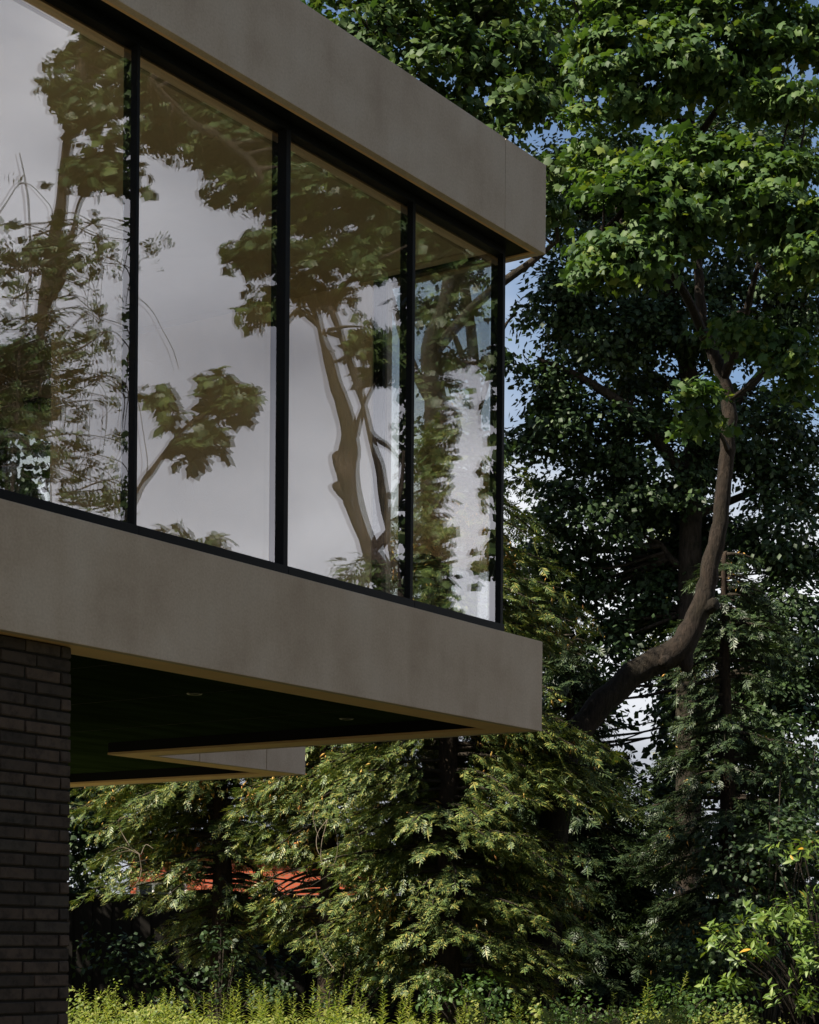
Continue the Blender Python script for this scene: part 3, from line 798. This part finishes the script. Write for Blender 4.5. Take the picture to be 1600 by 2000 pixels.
# ------------------------------------------------------------------ conifers
def conifer(label, x, z, ytop, levels, mat, nbr, left, right, density=1.0, catkins=.05, hang=.5, back=.9, front=.9, size=.24, gaps=()):
    """branches in drooping plates; left/right give the branch reach in pixels at rows of the photograph: ((y, reach), ...)"""
    base = ground_at(x, z)
    root = plant('conifer_tree', label, 'tree', base, None)
    top = W(x, ytop, z)
    tp = [base + (top - base) * t + np.array((math.sin(t * 5) * .04, 0, 0)) for t in np.linspace(0, 1, 8)]
    pathmesh('trunk', [(tp, list(np.linspace(.19, .03, 8)))], M['bark_red'], root, 12, .04)
    ly, lr = zip(*left); ry, rrr = zip(*right)
    bp, P, Nn, T, S = [], [], [], [], []
    for i in range(nbr):
        y = ytop + (levels - ytop) * ((i + rng.random()) / nbr) ** .9
        az = rng.random() * 2 * math.pi
        ca, sa = math.cos(az), math.sin(az)
        reach = np.interp(y, ry, rrr) if ca > 0 else np.interp(y, ly, lr)
        Lx = reach * z / F_PX
        Ly = Lx * (front if sa < 0 else back)
        Lm = math.sqrt((ca * Lx) ** 2 + (sa * Ly) ** 2) * rng.uniform(.7, 1.08)
        if Lm < .15: continue
        h0 = W(x, y, z)[2]
        d = np.array((ca * Lx, sa * Ly, 0)); d /= np.linalg.norm(d)
        st = np.array((W(x, y, z)[0], z, h0 + .18 * Lm))
        rise, sag = rng.uniform(.02, .2), rng.uniform(.25, .5)
        side = np.array((-d[1], d[0], 0))
        bend = rng.normal(0, .12)
        f = lambda t: st + d * Lm * t + side * bend * Lm * t * t + UP * Lm * (rise * t - sag * t * t)
        bp.append(([f(0), f(.35), f(.7), f(1)], [.028, .02, .012, .004]))
        nb = max(3, int(Lm / .13))
        for k in range(nb):
            t = .16 + .84 * (k + rng.random()) / nb
            p0 = f(t)
            tang = norm(f(min(1, t + .05)) - f(t - .05))
            for s in (-1, 1):
                bl = (.10 + .38 * Lm * (1 - t) * rng.uniform(.6, 1.1)); bl = min(bl, .75)
                bd = norm(tang * .75 + side * s * .8 - UP * rng.uniform(.05, .5))
                nf = max(2, int(bl / .060 * density))
                for q in range(nf):
                    u = (q + .6) / nf
                    p = p0 + bd * bl * u - UP * .25 * bl * u * u
                    P.append(p + rng.normal(0, .02, 3))
                    fd = bd * .6 + side * s * rng.uniform(-.6, .8) + tang * .3 - UP * rng.uniform(.1, 1.5) * hang
                    T.append(fd); Nn.append(UP * .8 + d * .45 + rng.normal(0, .35, 3))
                    S.append(size * rng.uniform(.6, 1.15))
            P.append(p0); T.append(tang - UP * .3); Nn.append(UP + d * .3 + rng.normal(0, .3, 3)); S.append(size)
    b = pathmesh('branches', bp, M['bark_dark'], root, 5, 0, 3); b['kind'] = 'stuff'
    P, T, Nn, S = map(np.array, (P, T, Nn, S))
    if gaps:
        px, py = project(P); ok = np.ones(len(P), bool)
        for (gx0, gy0, gx1, gy1, keep) in gaps:
            ok &= ~((px > gx0) & (px < gx1) & (py > gy0) & (py < gy1) & (rng.random(len(P)) > keep))
        P, T, Nn, S = P[ok], T[ok], Nn[ok], S[ok]
    R = frames(Nn, T)
    scatter(root, 'foliage', FROND, P, R, S, mat, 120, 'frond')
    if catkins:
        # catkins hang together in patches
        seeds = P[rng.integers(0, len(P), 24)]
        dist = np.min(np.linalg.norm(P[:, None, :] - seeds[None], axis=2), axis=1)
        pr = catkins * .08 + catkins * 6 * np.exp(-(dist / .22) ** 2)
        i = np.where(rng.random(len(P)) < pr)[0]
        i = np.repeat(i, 2)
        t = -UP + rng.normal(0, .3, (len(i), 3))
        R2 = frames(rng.normal(size=(len(i), 3)), t)
        o = scatter(root, 'catkins', CONE, P[i] + rng.normal(0, .05, (len(i), 3)), R2, rng.uniform(.05, .11, len(i)), M['catkin'])
    return root
conifer('broad sunlit conifer with yellow catkins, trunk behind the glass corner of the house', 872, 22.6, 780, 1930, M['conifer'], 290,
        ((780, 30), (1000, 110), (1200, 200), (1500, 330), (1700, 330), (1930, 220)), ((780, 50), (960, 190), (1080, 250), (1190, 310), (1330, 230), (1500, 380), (1650, 370), (1800, 320), (1930, 290)), catkins=.13, back=1.0, front=.45, size=.18, hang=.75,
        gaps=((535, 1688, 658, 1750, .1), (1215, 1390, 1285, 1490, .12), (1150, 1260, 1330, 1400, .5)))
conifer('sunlit conifer below the underside of the house, beside the brick pier', 430, 24.6, 1200, 1880, M['conifer'], 200,
        ((1200, 240), (1450, 340), (1600, 350), (1700, 310), (1800, 180), (1880, 90)), ((1200, 180), (1450, 310), (1600, 300), (1700, 260), (1800, 170), (1880, 100)), catkins=.14, back=1.1, front=.5, size=.18, hang=.85,
        gaps=((275, 1665, 530, 1750, .42), (535, 1685, 658, 1752, .06), (140, 1770, 1000, 1900, .55)))
conifer('sunlit drooping conifer between its two taller neighbours, below the corner of the house', 640, 23.6, 1300, 1880, M['conifer'], 130,
        ((1300, 150), (1500, 200), (1700, 170), (1880, 110)), ((1300, 150), (1500, 220), (1700, 190), (1880, 120)), catkins=.12, back=.8, front=.5, size=.18, hang=.9, gaps=((535, 1685, 658, 1752, .06), (560, 1780, 700, 1900, .5)))
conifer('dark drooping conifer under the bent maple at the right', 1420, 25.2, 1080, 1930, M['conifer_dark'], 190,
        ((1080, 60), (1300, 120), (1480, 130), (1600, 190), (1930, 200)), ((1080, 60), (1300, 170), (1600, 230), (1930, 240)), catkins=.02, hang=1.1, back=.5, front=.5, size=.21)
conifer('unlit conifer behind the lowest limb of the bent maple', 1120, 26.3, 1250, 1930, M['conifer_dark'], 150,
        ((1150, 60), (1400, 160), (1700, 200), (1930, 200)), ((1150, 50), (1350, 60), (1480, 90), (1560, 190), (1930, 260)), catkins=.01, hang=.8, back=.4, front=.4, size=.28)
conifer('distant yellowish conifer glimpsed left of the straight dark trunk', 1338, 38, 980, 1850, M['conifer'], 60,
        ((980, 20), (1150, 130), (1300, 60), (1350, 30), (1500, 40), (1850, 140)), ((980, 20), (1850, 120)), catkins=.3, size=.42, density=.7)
# evergreens filling the ground behind the fence
Z = 29.5
tr = pxpath([(980, 2030), (980, 1700), (975, 1450)], Z, [16, 13, 6])
ells = [(200, 1545, 110, 75, Z, .8, 2), (175, 1650, 80, 130, Z, .9, 3), (640, 1500, 70, 60, Z, .7), (1185, 1430, 45, 90, Z, .5, 1.6), (1090, 1260, 60, 70, Z, .6), (1500, 1330, 90, 60, Z, .6), (1470, 1640, 60, 100, Z, .6), (420, 1520, 130, 60, Z, .8), (640, 1520, 110, 55, Z, .8), (860, 1630, 130, 190, Z, .8), (1050, 1650, 130, 180, Z, .8), (1190, 1700, 120, 140, Z, .8), (1380, 1640, 130, 220, Z, .8), (1560, 1640, 120, 230, Z, .8), (1120, 1450, 60, 110, Z, .6), (1330, 1400, 40, 120, Z, .5), (1270, 1590, 90, 80, Z, .6), (1190, 1560, 60, 60, Z, .6)]
broadleaf('evergreen_tree', 'dark evergreen spreading above the fence behind the conifers', 'tree', ground_at(980, Z), tr, [], ells, 26, OVAL, M['beech'], .13, 44, .5, M['bark_dark'], flat=.7, twigs=50)

# ------------------------------------------------------------------ shrubs and weeds
def shrub(name, label, base, ells, density, leaf, mat, size, per, rad, singles=0, stems=14, **kw):
    root = plant(name, label, 'shrub', base)
    C, O = ell_points(ells, density, .2)
    res = []
    for i in rng.permutation(len(C))[:stems]:
        m = (np.array(base) * .5 + C[i] * .5) + np.array((0, 0, .15))
        res.append(([np.array(base) + rng.normal(0, .08, 3) * (1, 1, 0), m, C[i]], [.018, .012, .004]))
    b = pathmesh('stems', res, M['bark_dark'], root, 5, 0, 4); b['kind'] = 'stuff'
    pos, R, s = leaf_cloud(C, O, per, rad, .8, size, **kw)
    scatter(root, 'foliage', leaf, pos, R, s, mat, singles)
    return root
def rosettes(C, O, per, size):
    n = len(C) * per
    ax = norm(np.repeat(O + UP * .5 + rng.normal(0, .3, O.shape), per, 0))
    side = norm(rng.normal(size=(n, 3)))
    side = norm(side - (side * ax).sum(1, keepdims=True) * ax)
    along = rng.uniform(-.14, .02, n)[:, None]
    t = side * .85 + ax * rng.uniform(-.1, .7, n)[:, None]
    nrm = ax - side * .3 + rng.normal(0, .2, (n, 3)) + UP * .2
    return np.repeat(C, per, 0) + ax * along, frames(nrm, t), size * rng.uniform(.6, 1.15, n)
Z = 20.5
lb = ground_at(1600, Z)
root = plant('laurel_bush', 'bright glossy laurel bush at the lower right beside the weeds', 'shrub', lb)
ells = [(1420, 1830, 60, 40, 20.4, .4, 1), (1500, 1800, 80, 40, 20.4, .5, 1), (1580, 1860, 60, 70, 20.3, .6, 1), (1480, 1860, 70, 35, 20.3, .4, 1), (1560, 1660, 60, 35, 20.4, .4, .8), (1610, 1720, 40, 90, 20.6, .5, .6),
        (1560, 1780, 60, 40, 20.6, .5, .8), (1430, 1920, 70, 25, 20.4, .4, .9), (1560, 1950, 80, 40, 20.2, .5, .9), (1680, 1800, 90, 200, 20.7, .8, .5)]
C, O = ell_points(ells, 78, .1)
P, R, S = rosettes(C, O, 8, .122)
scatter(root, 'foliage', LANCE, P, R, S, M['laurel'], 300)
tw = [([lb + rng.normal(0, .1, 3) * (1, 1, 0), (lb + C[i]) / 2 + np.array((.1, 0, .25)), C[i]], [.02, .012, .004]) for i in rng.permutation(len(C))[:60]]
pathmesh('stems', tw, M['bark'], root, 5, 0, 4)['kind'] = 'stuff'

shrub('dark_shrub', 'dark shrub hanging below the drooping conifer, behind the laurel', ground_at(1500, 23.6), [(1500, 1700, 130, 160, 23.6, .6), (1400, 1850, 120, 100, 23.4, .6), (1580, 1500, 80, 140, 24, .6)], 20, OVAL, M['beech'], .085, 34, .3)
shrub('leafy_shrub', 'low leafy shrub in the shade left of the laurel bush', ground_at(1290, 21.6), [(1180, 1975, 90, 35, 21.6, .5), (1310, 1955, 100, 40, 21.6, .5), (1080, 1985, 70, 30, 21.4, .5), (1400, 1965, 80, 40, 21, .5)], 40, OVAL, M['shrub'], .058, 30, .2)
shrub('leafy_shrub', 'small pale tipped shrub under the conifer at the centre', ground_at(930, 21.8), [(880, 1930, 70, 50, 21.8, .4), (960, 1950, 60, 40, 21.6, .4)], 36, OVAL, M['shrub'], .065, 28, .18)
shrub('dark_shrub', 'unlit shrub against the fence under the conifers', ground_at(500, 26.6), [(260, 1880, 130, 90, 26.6, .5), (520, 1900, 160, 80, 26.6, .5), (760, 1880, 150, 110, 26.5, .5), (1050, 1860, 170, 110, 26.4, .5), (1260, 1800, 120, 140, 26.6, .4)], 10, OVAL, M['beech'], .10, 34, .32)

shrub('dark_shrub', 'dark low shrub hiding the foot of the conifer beside the brick pier', ground_at(430, 23.7), [(425, 1875, 50, 80, 23.7, .4), (330, 1930, 60, 45, 23.8, .4), (540, 1930, 60, 45, 23.7, .4)], 26, OVAL, M['beech'], .075, 30, .22)
shrub('dark_shrub', 'dark low shrub below the drooping conifer at the corner of the house', ground_at(655, 22.9), [(650, 1880, 60, 80, 22.9, .4), (750, 1900, 70, 60, 22.6, .4)], 26, OVAL, M['beech'], .075, 30, .22)
# ground cover
n = 42000
x = rng.uniform(-6, 8.5, n); y = 19.4 + 4.2 * rng.random(n) ** 1.6
hh = .52 + .08 * np.sin(x * 2.1) * np.sin(y * 1.7 + x) + .05 * np.sin(x * 7.3 + 1) - .012 * np.maximum(0, x - 1.0)
bump_x, bump_h = rng.uniform(-6, 8.5, 160), rng.random(160) ** 2 * .22
for bx, bh in zip(bump_x, bump_h): hh += bh * np.exp(-((x - bx) / .07) ** 2)
z = hh * (1 - .55 * rng.random(n) ** 2.2) + rng.normal(0, .03, n)
pos = np.stack((x, y, z), 1)
nrm = UP * .9 + np.array((-.3, -.3, 0)) + rng.normal(0, .5, (n, 3))
t = rng.normal(size=(n, 3)) + UP * .5
gc = empty('ground_cover', (0, 21, 0)); tag(gc, 'bright yellow green weeds covering the ground under the trees', 'ground cover', kind='stuff')
scatter(gc, 'foliage', OVAL, pos, frames(nrm, t), rng.uniform(.03, .062, n), M['weed'])
NARROW = fan(sym([(0, 0, 0), (.095, .3, .02), (.11, .6, .02)], (0, 1, -.1)), (0, .5, -.01))
def weed_mesh(seed, tall):
    r = np.random.default_rng(seed)
    lean = r.normal(0, .09, 2)
    f = lambda t: np.array((lean[0] * t * t * tall, lean[1] * t * t * tall, t * tall))
    mb = MB(); mb.tube([f(t) for t in np.linspace(0, 1, 6)], list(np.linspace(.006, .002, 6)), 4)
    k = 64
    tt = np.linspace(.3, 1, k)
    az = np.arange(k) * 2.4 + r.normal(0, .4, k)
    out_ = np.stack((np.cos(az), np.sin(az), np.full(k, .55)), 1)
    P = np.array([f(t) for t in tt])
    S = (.175 * (1 - .75 * (tt - .3) / .7)) * r.uniform(.7, 1.2, k)
    R = frames(np.stack((-np.cos(az) * .5, -np.sin(az) * .5, np.ones(k)), 1), out_)
    v = np.einsum('nij,kj->nki', R, NARROW.v) * S[:, None, None] + P[:, None, :]
    loops = (NARROW.f.ravel()[None] + (np.arange(k) * len(NARROW.v))[:, None]).ravel()
    return mb, mesh_np('leaves', v.reshape(-1, 3), loops, 3, M['weed'])
protos = []
for sd in range(5):
    mb, lme = weed_mesh(sd, 1.1)
    w = empty('tall_weed', (0, 0, 0))
    so = mb.build('stem', M['weed'], w); lo = link('leaves', lme, w)
    protos.append((w, so, lo))
spots = [(163, 1922), (193, 1933), (205, 1938), (305, 1930), (318, 1940), (337, 1936), (345, 1945), (412, 1918), (404, 1935), (455, 1913), (448, 1932), (497, 1903), (510, 1930), (527, 1925), (548, 1930), (575, 1938), (607, 1915), (620, 1930), (634, 1897), (641, 1912), (652, 1935), (695, 1910), (702, 1932), (763, 1920), (742, 1942), (832, 1950), (900, 1955), (1020, 1950), (1098, 1945), (1190, 1940), (1228, 1948), (1262, 1928), (1270, 1912), (1300, 1900), (1332, 1942), (1372, 1950)]
spots += [(random.uniform(150, 860), random.triangular(1908, 1962, 1945)) for i in range(46)] + [(random.uniform(860, 1420), random.uniform(1940, 1975)) for i in range(14)]
for i, (px, py) in enumerate(spots):
    z = 19.8 + random.random() * 2.2
    top = W(px, py, z)
    w, so, lo = protos[i % 5]
    if i >= 5:
        w = w.copy(); COL.objects.link(w)
        for ch in (so, lo):
            c = ch.copy(); COL.objects.link(c); c.parent = w
    w.location = (top[0], top[1], 0); s = top[2] / 1.1
    w.scale = (s, s, s); w.rotation_euler = (0, 0, random.random() * 6.28)
    tag(w, 'tall thin weed with narrow leaves rising above the yellow green ground cover', 'weed', 'tall weeds standing above the ground cover')
# dry umbels at the lower right
C, O = ell_points([(1140, 1975, 30, 18, 20, .2), (1215, 1985, 35, 18, 20, .2), (1180, 1990, 30, 12, 20, .2)], 160, .1)
root = plant('seeding_weed', 'pale dry seeding weed among the ground cover below the conifer', 'weed', ground_at(1170, 20))
pos, R, s = leaf_cloud(C, O, 10, .05, .6, .03)
scatter(root, 'seed_heads', OVAL, pos, R, s, M['seed'])
pathmesh('stems', [([np.array(root.location), C[i]], [.005, .002]) for i in range(0, len(C), 3)], M['seed'], root, 4, 0, 2)['kind'] = 'stuff'

# bare dead twigs among the conifers
def dead(label, pts, z, r=.9):
    root = plant('dead_branch', label, 'branch', W(*pts[0][0], z))
    pathmesh('twig', [([W(px, py, z + .05 * math.sin(i * 2.)) for i, (px, py) in enumerate(p)], list(np.linspace(r, r * .35, len(p)) * z / F_PX)) for p in pts], M['twig'], root, 5, 0, 5)
dead('pale bare twigs forking in front of the red brick wall', [[(275, 1670), (250, 1650), (235, 1630)], [(275, 1670), (240, 1655), (218, 1662)], [(275, 1670), (250, 1662), (215, 1672)], [(275, 1670), (285, 1650), (300, 1658)], [(255, 1655), (236, 1622), (233, 1600), (248, 1597), (264, 1608)], [(272, 1668), (276, 1700), (268, 1725), (255, 1738)]], 23.2)
dead('hanging bare looping twigs at the edge of the broad conifer', [[(640, 1600), (620, 1630), (622, 1665), (650, 1690), (660, 1650), (655, 1620)], [(640, 1600), (628, 1650), (630, 1690), (655, 1690)], [(615, 1570), (612, 1600), (624, 1640)]], 21.6, .8)
dead('thin bare stem curving up under the broad conifer', [[(655, 1895), (632, 1865), (620, 1835), (617, 1820)]], 21.8, 1.2)

# far trees along the horizon
wd = empty('far_woods', (0, 75, 0)); tag(wd, 'low line of distant trees beyond the garden', 'woods', kind='stuff')
n = 12000
a = rng.uniform(-2.6, 2.6, n); d = rng.uniform(62, 90, n)
hmax = 3.6 + 1.2 * np.sin(a * 9) + .8 * np.sin(a * 23 + 1)
pos = np.stack((np.sin(a) * d, np.cos(a) * d, rng.random(n) ** .7 * hmax), 1)
scatter(wd, 'foliage', OVAL, pos, frames(UP * .5 + rng.normal(size=(n, 3)), rng.normal(size=(n, 3))), rng.uniform(.3, .6, n), M['beech'])

# ------------------------------------------------------------------ trees across the garden that the glass reflects, and unseen ones added to block light
Z = 17.0
tr = pxpath([(820, 2170), (812, 1700), (800, 1350), (768, 1170), (732, 1085), (696, 975), (681, 915), (682, 850), (660, 760), (626, 640), (602, 560), (575, 470)], Z, [30, 27, 24, 21, 20, 19, 19, 14, 11.5, 9, 7, 5], V)
lm = [pxpath([(792, 1300), (772, 1120), (748, 960), (722, 840), (692, 755), (660, 660), (640, 600), (625, 520)], Z, [11, 10, 9, 8, 7, 6, 5, 3], V),
      pxpath([(690, 850), (708, 790), (740, 720), (700, 760)], Z, [9, 6, 4, 3], V),
      pxpath([(674, 915), (664, 890), (660, 884)], Z, [14, 10, 7], V), pxpath([(700, 975), (668, 950), (662, 940)], Z, [16, 11, 8], V),
      pxpath([(722, 840), (760, 880), (800, 925)], Z, [6, 4, 3], V), pxpath([(735, 1085), (770, 1000), (790, 880)], Z, [8, 6, 4], V),
      pxpath([(640, 600), (690, 540), (740, 505), (800, 480)], Z, [7, 6, 4, 3], V), pxpath([(626, 640), (590, 610), (560, 640), (520, 620)], Z, [6, 5, 4, 3], V),
      pxpath([(602, 560), (520, 480), (440, 470)], Z, [6, 4, 2], V), pxpath([(590, 520), (500, 330), (380, 230), (300, 150)], Z, [7, 6, 5, 3], V)]
ells = [(630, 350, 130, 65, 17.3), (480, 250, 130, 85, 17.8), (330, 210, 90, 100, 18.2), (480, 490, 65, 35, 17.0, .4), (560, 420, 60, 45, 17.0, .4), (690, 430, 90, 65, 17.4), (745, 560, 50, 70, 17.2, .5), (650, 510, 55, 35, 17, .4),
        (510, 610, 30, 40, 17, .3), (775, 730, 30, 60, 17.2, .4), (520, 350, 80, 35, 17.4), (420, 90, 150, 80, 18.2), (620, 240, 120, 60, 17.8), (700, 650, 40, 30, 17, .3, .7), (590, 570, 30, 30, 17, .3, .8)]
broadleaf('maple_tree', 'forked leaning maple reflected in the glass, third pane from the left', 'tree', V(820, 2184, Z) * (1, 1, 0), tr, lm, ells, 66, MAPLE, M['shade_tinted_maple'], .105, 24, .26, M['bark_dark'], fn=V, flat=.5, twigs=30)
Z = 18.5
tr = pxpath([(20, 2140), (30, 1500), (60, 900), (100, 500), (150, 200), (180, 0)], Z, [26, 22, 17, 14, 10, 6], V)
lm = [pxpath([(80, 650), (150, 420), (220, 300)], Z, [9, 7, 3], V)]
ells = [(175, 150, 60, 100, 18.5), (190, 300, 70, 70, 18.3), (240, 390, 45, 35, 18.2, .4), (120, 120, 25, 60, 18.5, .4, .7), (260, 80, 70, 80, 18.7), (80, 470, 80, 26, 17.6, .5, .7), (50, 640, 35, 26, 17, .4), (40, 720, 60, 80, 17, .5, 1.6), (30, 860, 60, 90, 17, .5, 1.4), (60, 780, 50, 30, 17, .4, 1.5)]
broadleaf('maple_tree', 'rounded maple crown reflected in the glass, first and second panes from the left', 'tree', V(20, 2147, Z) * (1, 1, 0), tr, lm, ells, 44, MAPLE_SIMPLE, M['shade_tinted_maple'], .11, 22, .28, M['bark_dark'], fn=V, flat=.5, twigs=40)
Z = 18.0
tr = pxpath([(850, 2155), (848, 1600), (845, 1100), (842, 700), (850, 480)], Z, [22, 20, 17, 12, 6], V)
ells = [(835, 600, 45, 110, 18), (840, 800, 28, 120, 18), (828, 1000, 24, 120, 18), (920, 620, 70, 60, 18), (860, 470, 100, 60, 18), (835, 1150, 28, 90, 18), (960, 560, 40, 80, 18), (985, 760, 14, 120, 18.1, .3, .6), (985, 1000, 14, 160, 18.1, .3, .8)]
broadleaf('maple_tree', 'upright dense tree reflected in the corner pane of the glass', 'tree', V(850, 2155, Z) * (1, 1, 0), tr, [], ells, 80, MAPLE_SIMPLE, M['shade_tinted_maple'], .11, 24, .26, M['bark_dark'], fn=V, flat=.6, twigs=30, bough=False)
for lab, bx, by, h in (('unseen broad tree added close at the right of the viewer to block sky light', 4.3, 5.3, 12.5), ('unseen dense tree added before the reflected maples to keep light off the facade', 5.5, 7.5, 13.5),
      ('unseen tall tree added at the left rear to block sky light', -2.8, -6.5, 10), ('unseen tall tree added at the rear to block sky light', 1.8, -8, 11), ('unseen tall tree added at the right rear to block sky light', 9.5, -1.5, 10), ('unseen spreading tree added at the far right to block sky light', 13.5, 4.5, 9)):
    root = plant('broadleaf_tree', lab, 'tree', (bx, by, 0))  # unseen trees added to hold sky light back from facade and foliage
    pathmesh('trunk', [([np.array((bx, by, 0.)), np.array((bx + .1, by, 3.)), np.array((bx, by + .1, h))], [.22, .18, .08])], M['bark_dark'], root)
    n = 900 if bx > 4 and by > 5 else 380
    d = norm(rng.normal(size=(n, 3))) * (.5 + .5 * rng.random((n, 1)))
    sp = 2.1 if bx > 4 and by > 5 else 2.8
    C = np.array((bx, by, h * .62)) + d * (sp, sp, h * .42)
    pos, R, s = leaf_cloud(C, d, 22, .5, .6, .17)
    scatter(root, 'crown', OVAL, pos, R, s, M['beech'])
root = plant('shading_hedge', 'unseen tall hedge added at the right of the viewer to darken the facade', 'hedge', (2.9, 5.5, 0))  # added out of view to keep light off the left of the facade
n = 9000
t_ = rng.random(n)
pos = np.stack((2.3 + 1.2 * t_ + rng.uniform(-.45, .45, n), 2.2 + 6.2 * t_, 4.9 * rng.random(n)), 1)
scatter(root, 'foliage', OVAL, pos, frames(rng.normal(size=(n, 3)) + UP * .4, rng.normal(size=(n, 3)) - UP * .3), rng.uniform(.14, .22, n), M['beech'])
pathmesh('stems', [([np.array((2.3 + 1.2 * t, 2.2 + 6.2 * t, 0.)), np.array((2.32 + 1.2 * t, 2.2 + 6.2 * t, 2.2)), np.array((2.3 + 1.2 * t, 2.25 + 6.2 * t, 4.4))], [.05, .035, .015]) for t in np.linspace(.04, .96, 10)], M['bark_dark'], root, 6, 0, 3)
# low branch with a few large leaf clusters
Z = 15.0
st = pxpath([(200, 2215), (225, 1500), (250, 1050), (272, 970), (312, 900), (372, 830), (420, 795), (520, 765)], Z, [12, 10, 8, 7, 6, 5, 4, 2], V)
lm = [pxpath([(372, 830), (350, 805), (325, 790)], Z, [3, 2, 1.5], V), pxpath([(330, 880), (360, 880), (390, 880)], Z, [3, 2, 1.5], V), pxpath([(420, 795), (440, 760), (445, 740)], Z, [3, 2, 1.5], V)]
ells = [(322, 775, 26, 22, 15, .16), (335, 815, 24, 20, 15, .14), (430, 745, 30, 22, 15, .16), (450, 790, 45, 28, 15, .2), (380, 880, 35, 34, 15, .2), (495, 775, 26, 26, 15, .16), (415, 840, 30, 20, 15, .16), (425, 1052, 24, 6, 15, .08, 1.6), (338, 1035, 14, 6, 15, .1, 2)]
broadleaf('maple_sapling', 'maple branch with a few leaf clusters reflected low in the second pane', 'tree', V(200, 2218, Z) * (1, 1, 0), st, lm, ells, 100, MAPLE, M['shade_tinted_maple'], .12, 9, .12, M['bark_dark'], fn=V, flat=.6, twigs=14)
ells = [(710, 1110, 45, 22, 16.2, .3), (740, 1140, 30, 14, 16.2, .2)]
root = plant('maple_sapling', 'small leafy tip reflected at the foot of the third pane', 'tree', V(720, 2190, 16.2) * (1, 1, 0))
C, O = ell_points(ells, 200, .1, V)
pathmesh('trunk', [pxpath([(720, 2190), (722, 1500), (712, 1120)], 16.2, [6, 5, 2], V)], M['bark_dark'], root, 7, 0)
pos, R, s = leaf_cloud(C, O, 10, .1, .6, .09)
scatter(root, 'crown', LANCE, pos, R, s, M['shade_tinted_maple'])
# rambling climber with looping stems
Z = 14.6
root = plant('rambling_climber', 'tangled climber with thin looping stems reflected in the first pane', 'shrub', V(60, 2200, Z) * (1, 1, 0))
paths = [pxpath([(20, 2220), (30, 1500), (30, 1000), (40, 700), (60, 480), (40, 300)], Z, [9, 8, 6, 4, 3, 1.5], V), pxpath([(60, 2220), (90, 1500), (95, 1000), (80, 800), (100, 560)], Z, [8, 7, 5, 4, 2], V)]
r = random.Random(11)
tips = []
for i in range(85):
    x0, y0 = r.uniform(-60, 120), r.uniform(420, 1000)
    w, hgt = r.uniform(60, 210), r.uniform(-70, 60)
    x1 = min(250, x0 + w)
    dz = r.uniform(-.5, .5)
    e = (x1 + r.uniform(-20, 20), y0 + hgt + r.uniform(20, 150))
    paths.append(pxpath([(x0, y0, dz), (x0 + w * .5, y0 + hgt, dz), (x1, y0 + hgt + r.uniform(0, 40), dz), (*e, dz)], Z, [2.0, 1.4, 1.0, .6], V))
    tips += [(x1, y0 + hgt, dz), (*e, dz), (x0 + w * .5, y0 + hgt, dz)]
paths += [pxpath([(250, 560), (300, 610), (340, 680), (355, 725)], Z, [1.3, 1, .8, .5], V), pxpath([(250, 700), (275, 800), (290, 900), (285, 960)], Z, [1.3, 1, .8, .5], V)]
pathmesh('stems', paths, M['bark_dark'], root, 5, 0, 6)['kind'] = 'stuff'
tips += [(r.uniform(-40, 150), r.uniform(430, 780), r.uniform(-.4, .4)) for i in range(70)] + [(r.uniform(120, 255), r.uniform(950, 985), r.uniform(-.3, .3)) for i in range(45)] + [(r.uniform(90, 215), r.uniform(650, 700), r.uniform(-.3, .3)) for i in range(40)] + [(300 + r.uniform(-20, 20), 470 + r.uniform(-30, 30), 0) for i in range(8)]
C = np.array([V(a, b, Z + c) for a, b, c in tips]); O = norm(rng.normal(size=C.shape))
P, R, S = rosettes(C, O, 7, .062)
scatter(root, 'foliage', OVAL, P, R, S, M['shade_tinted_maple'])
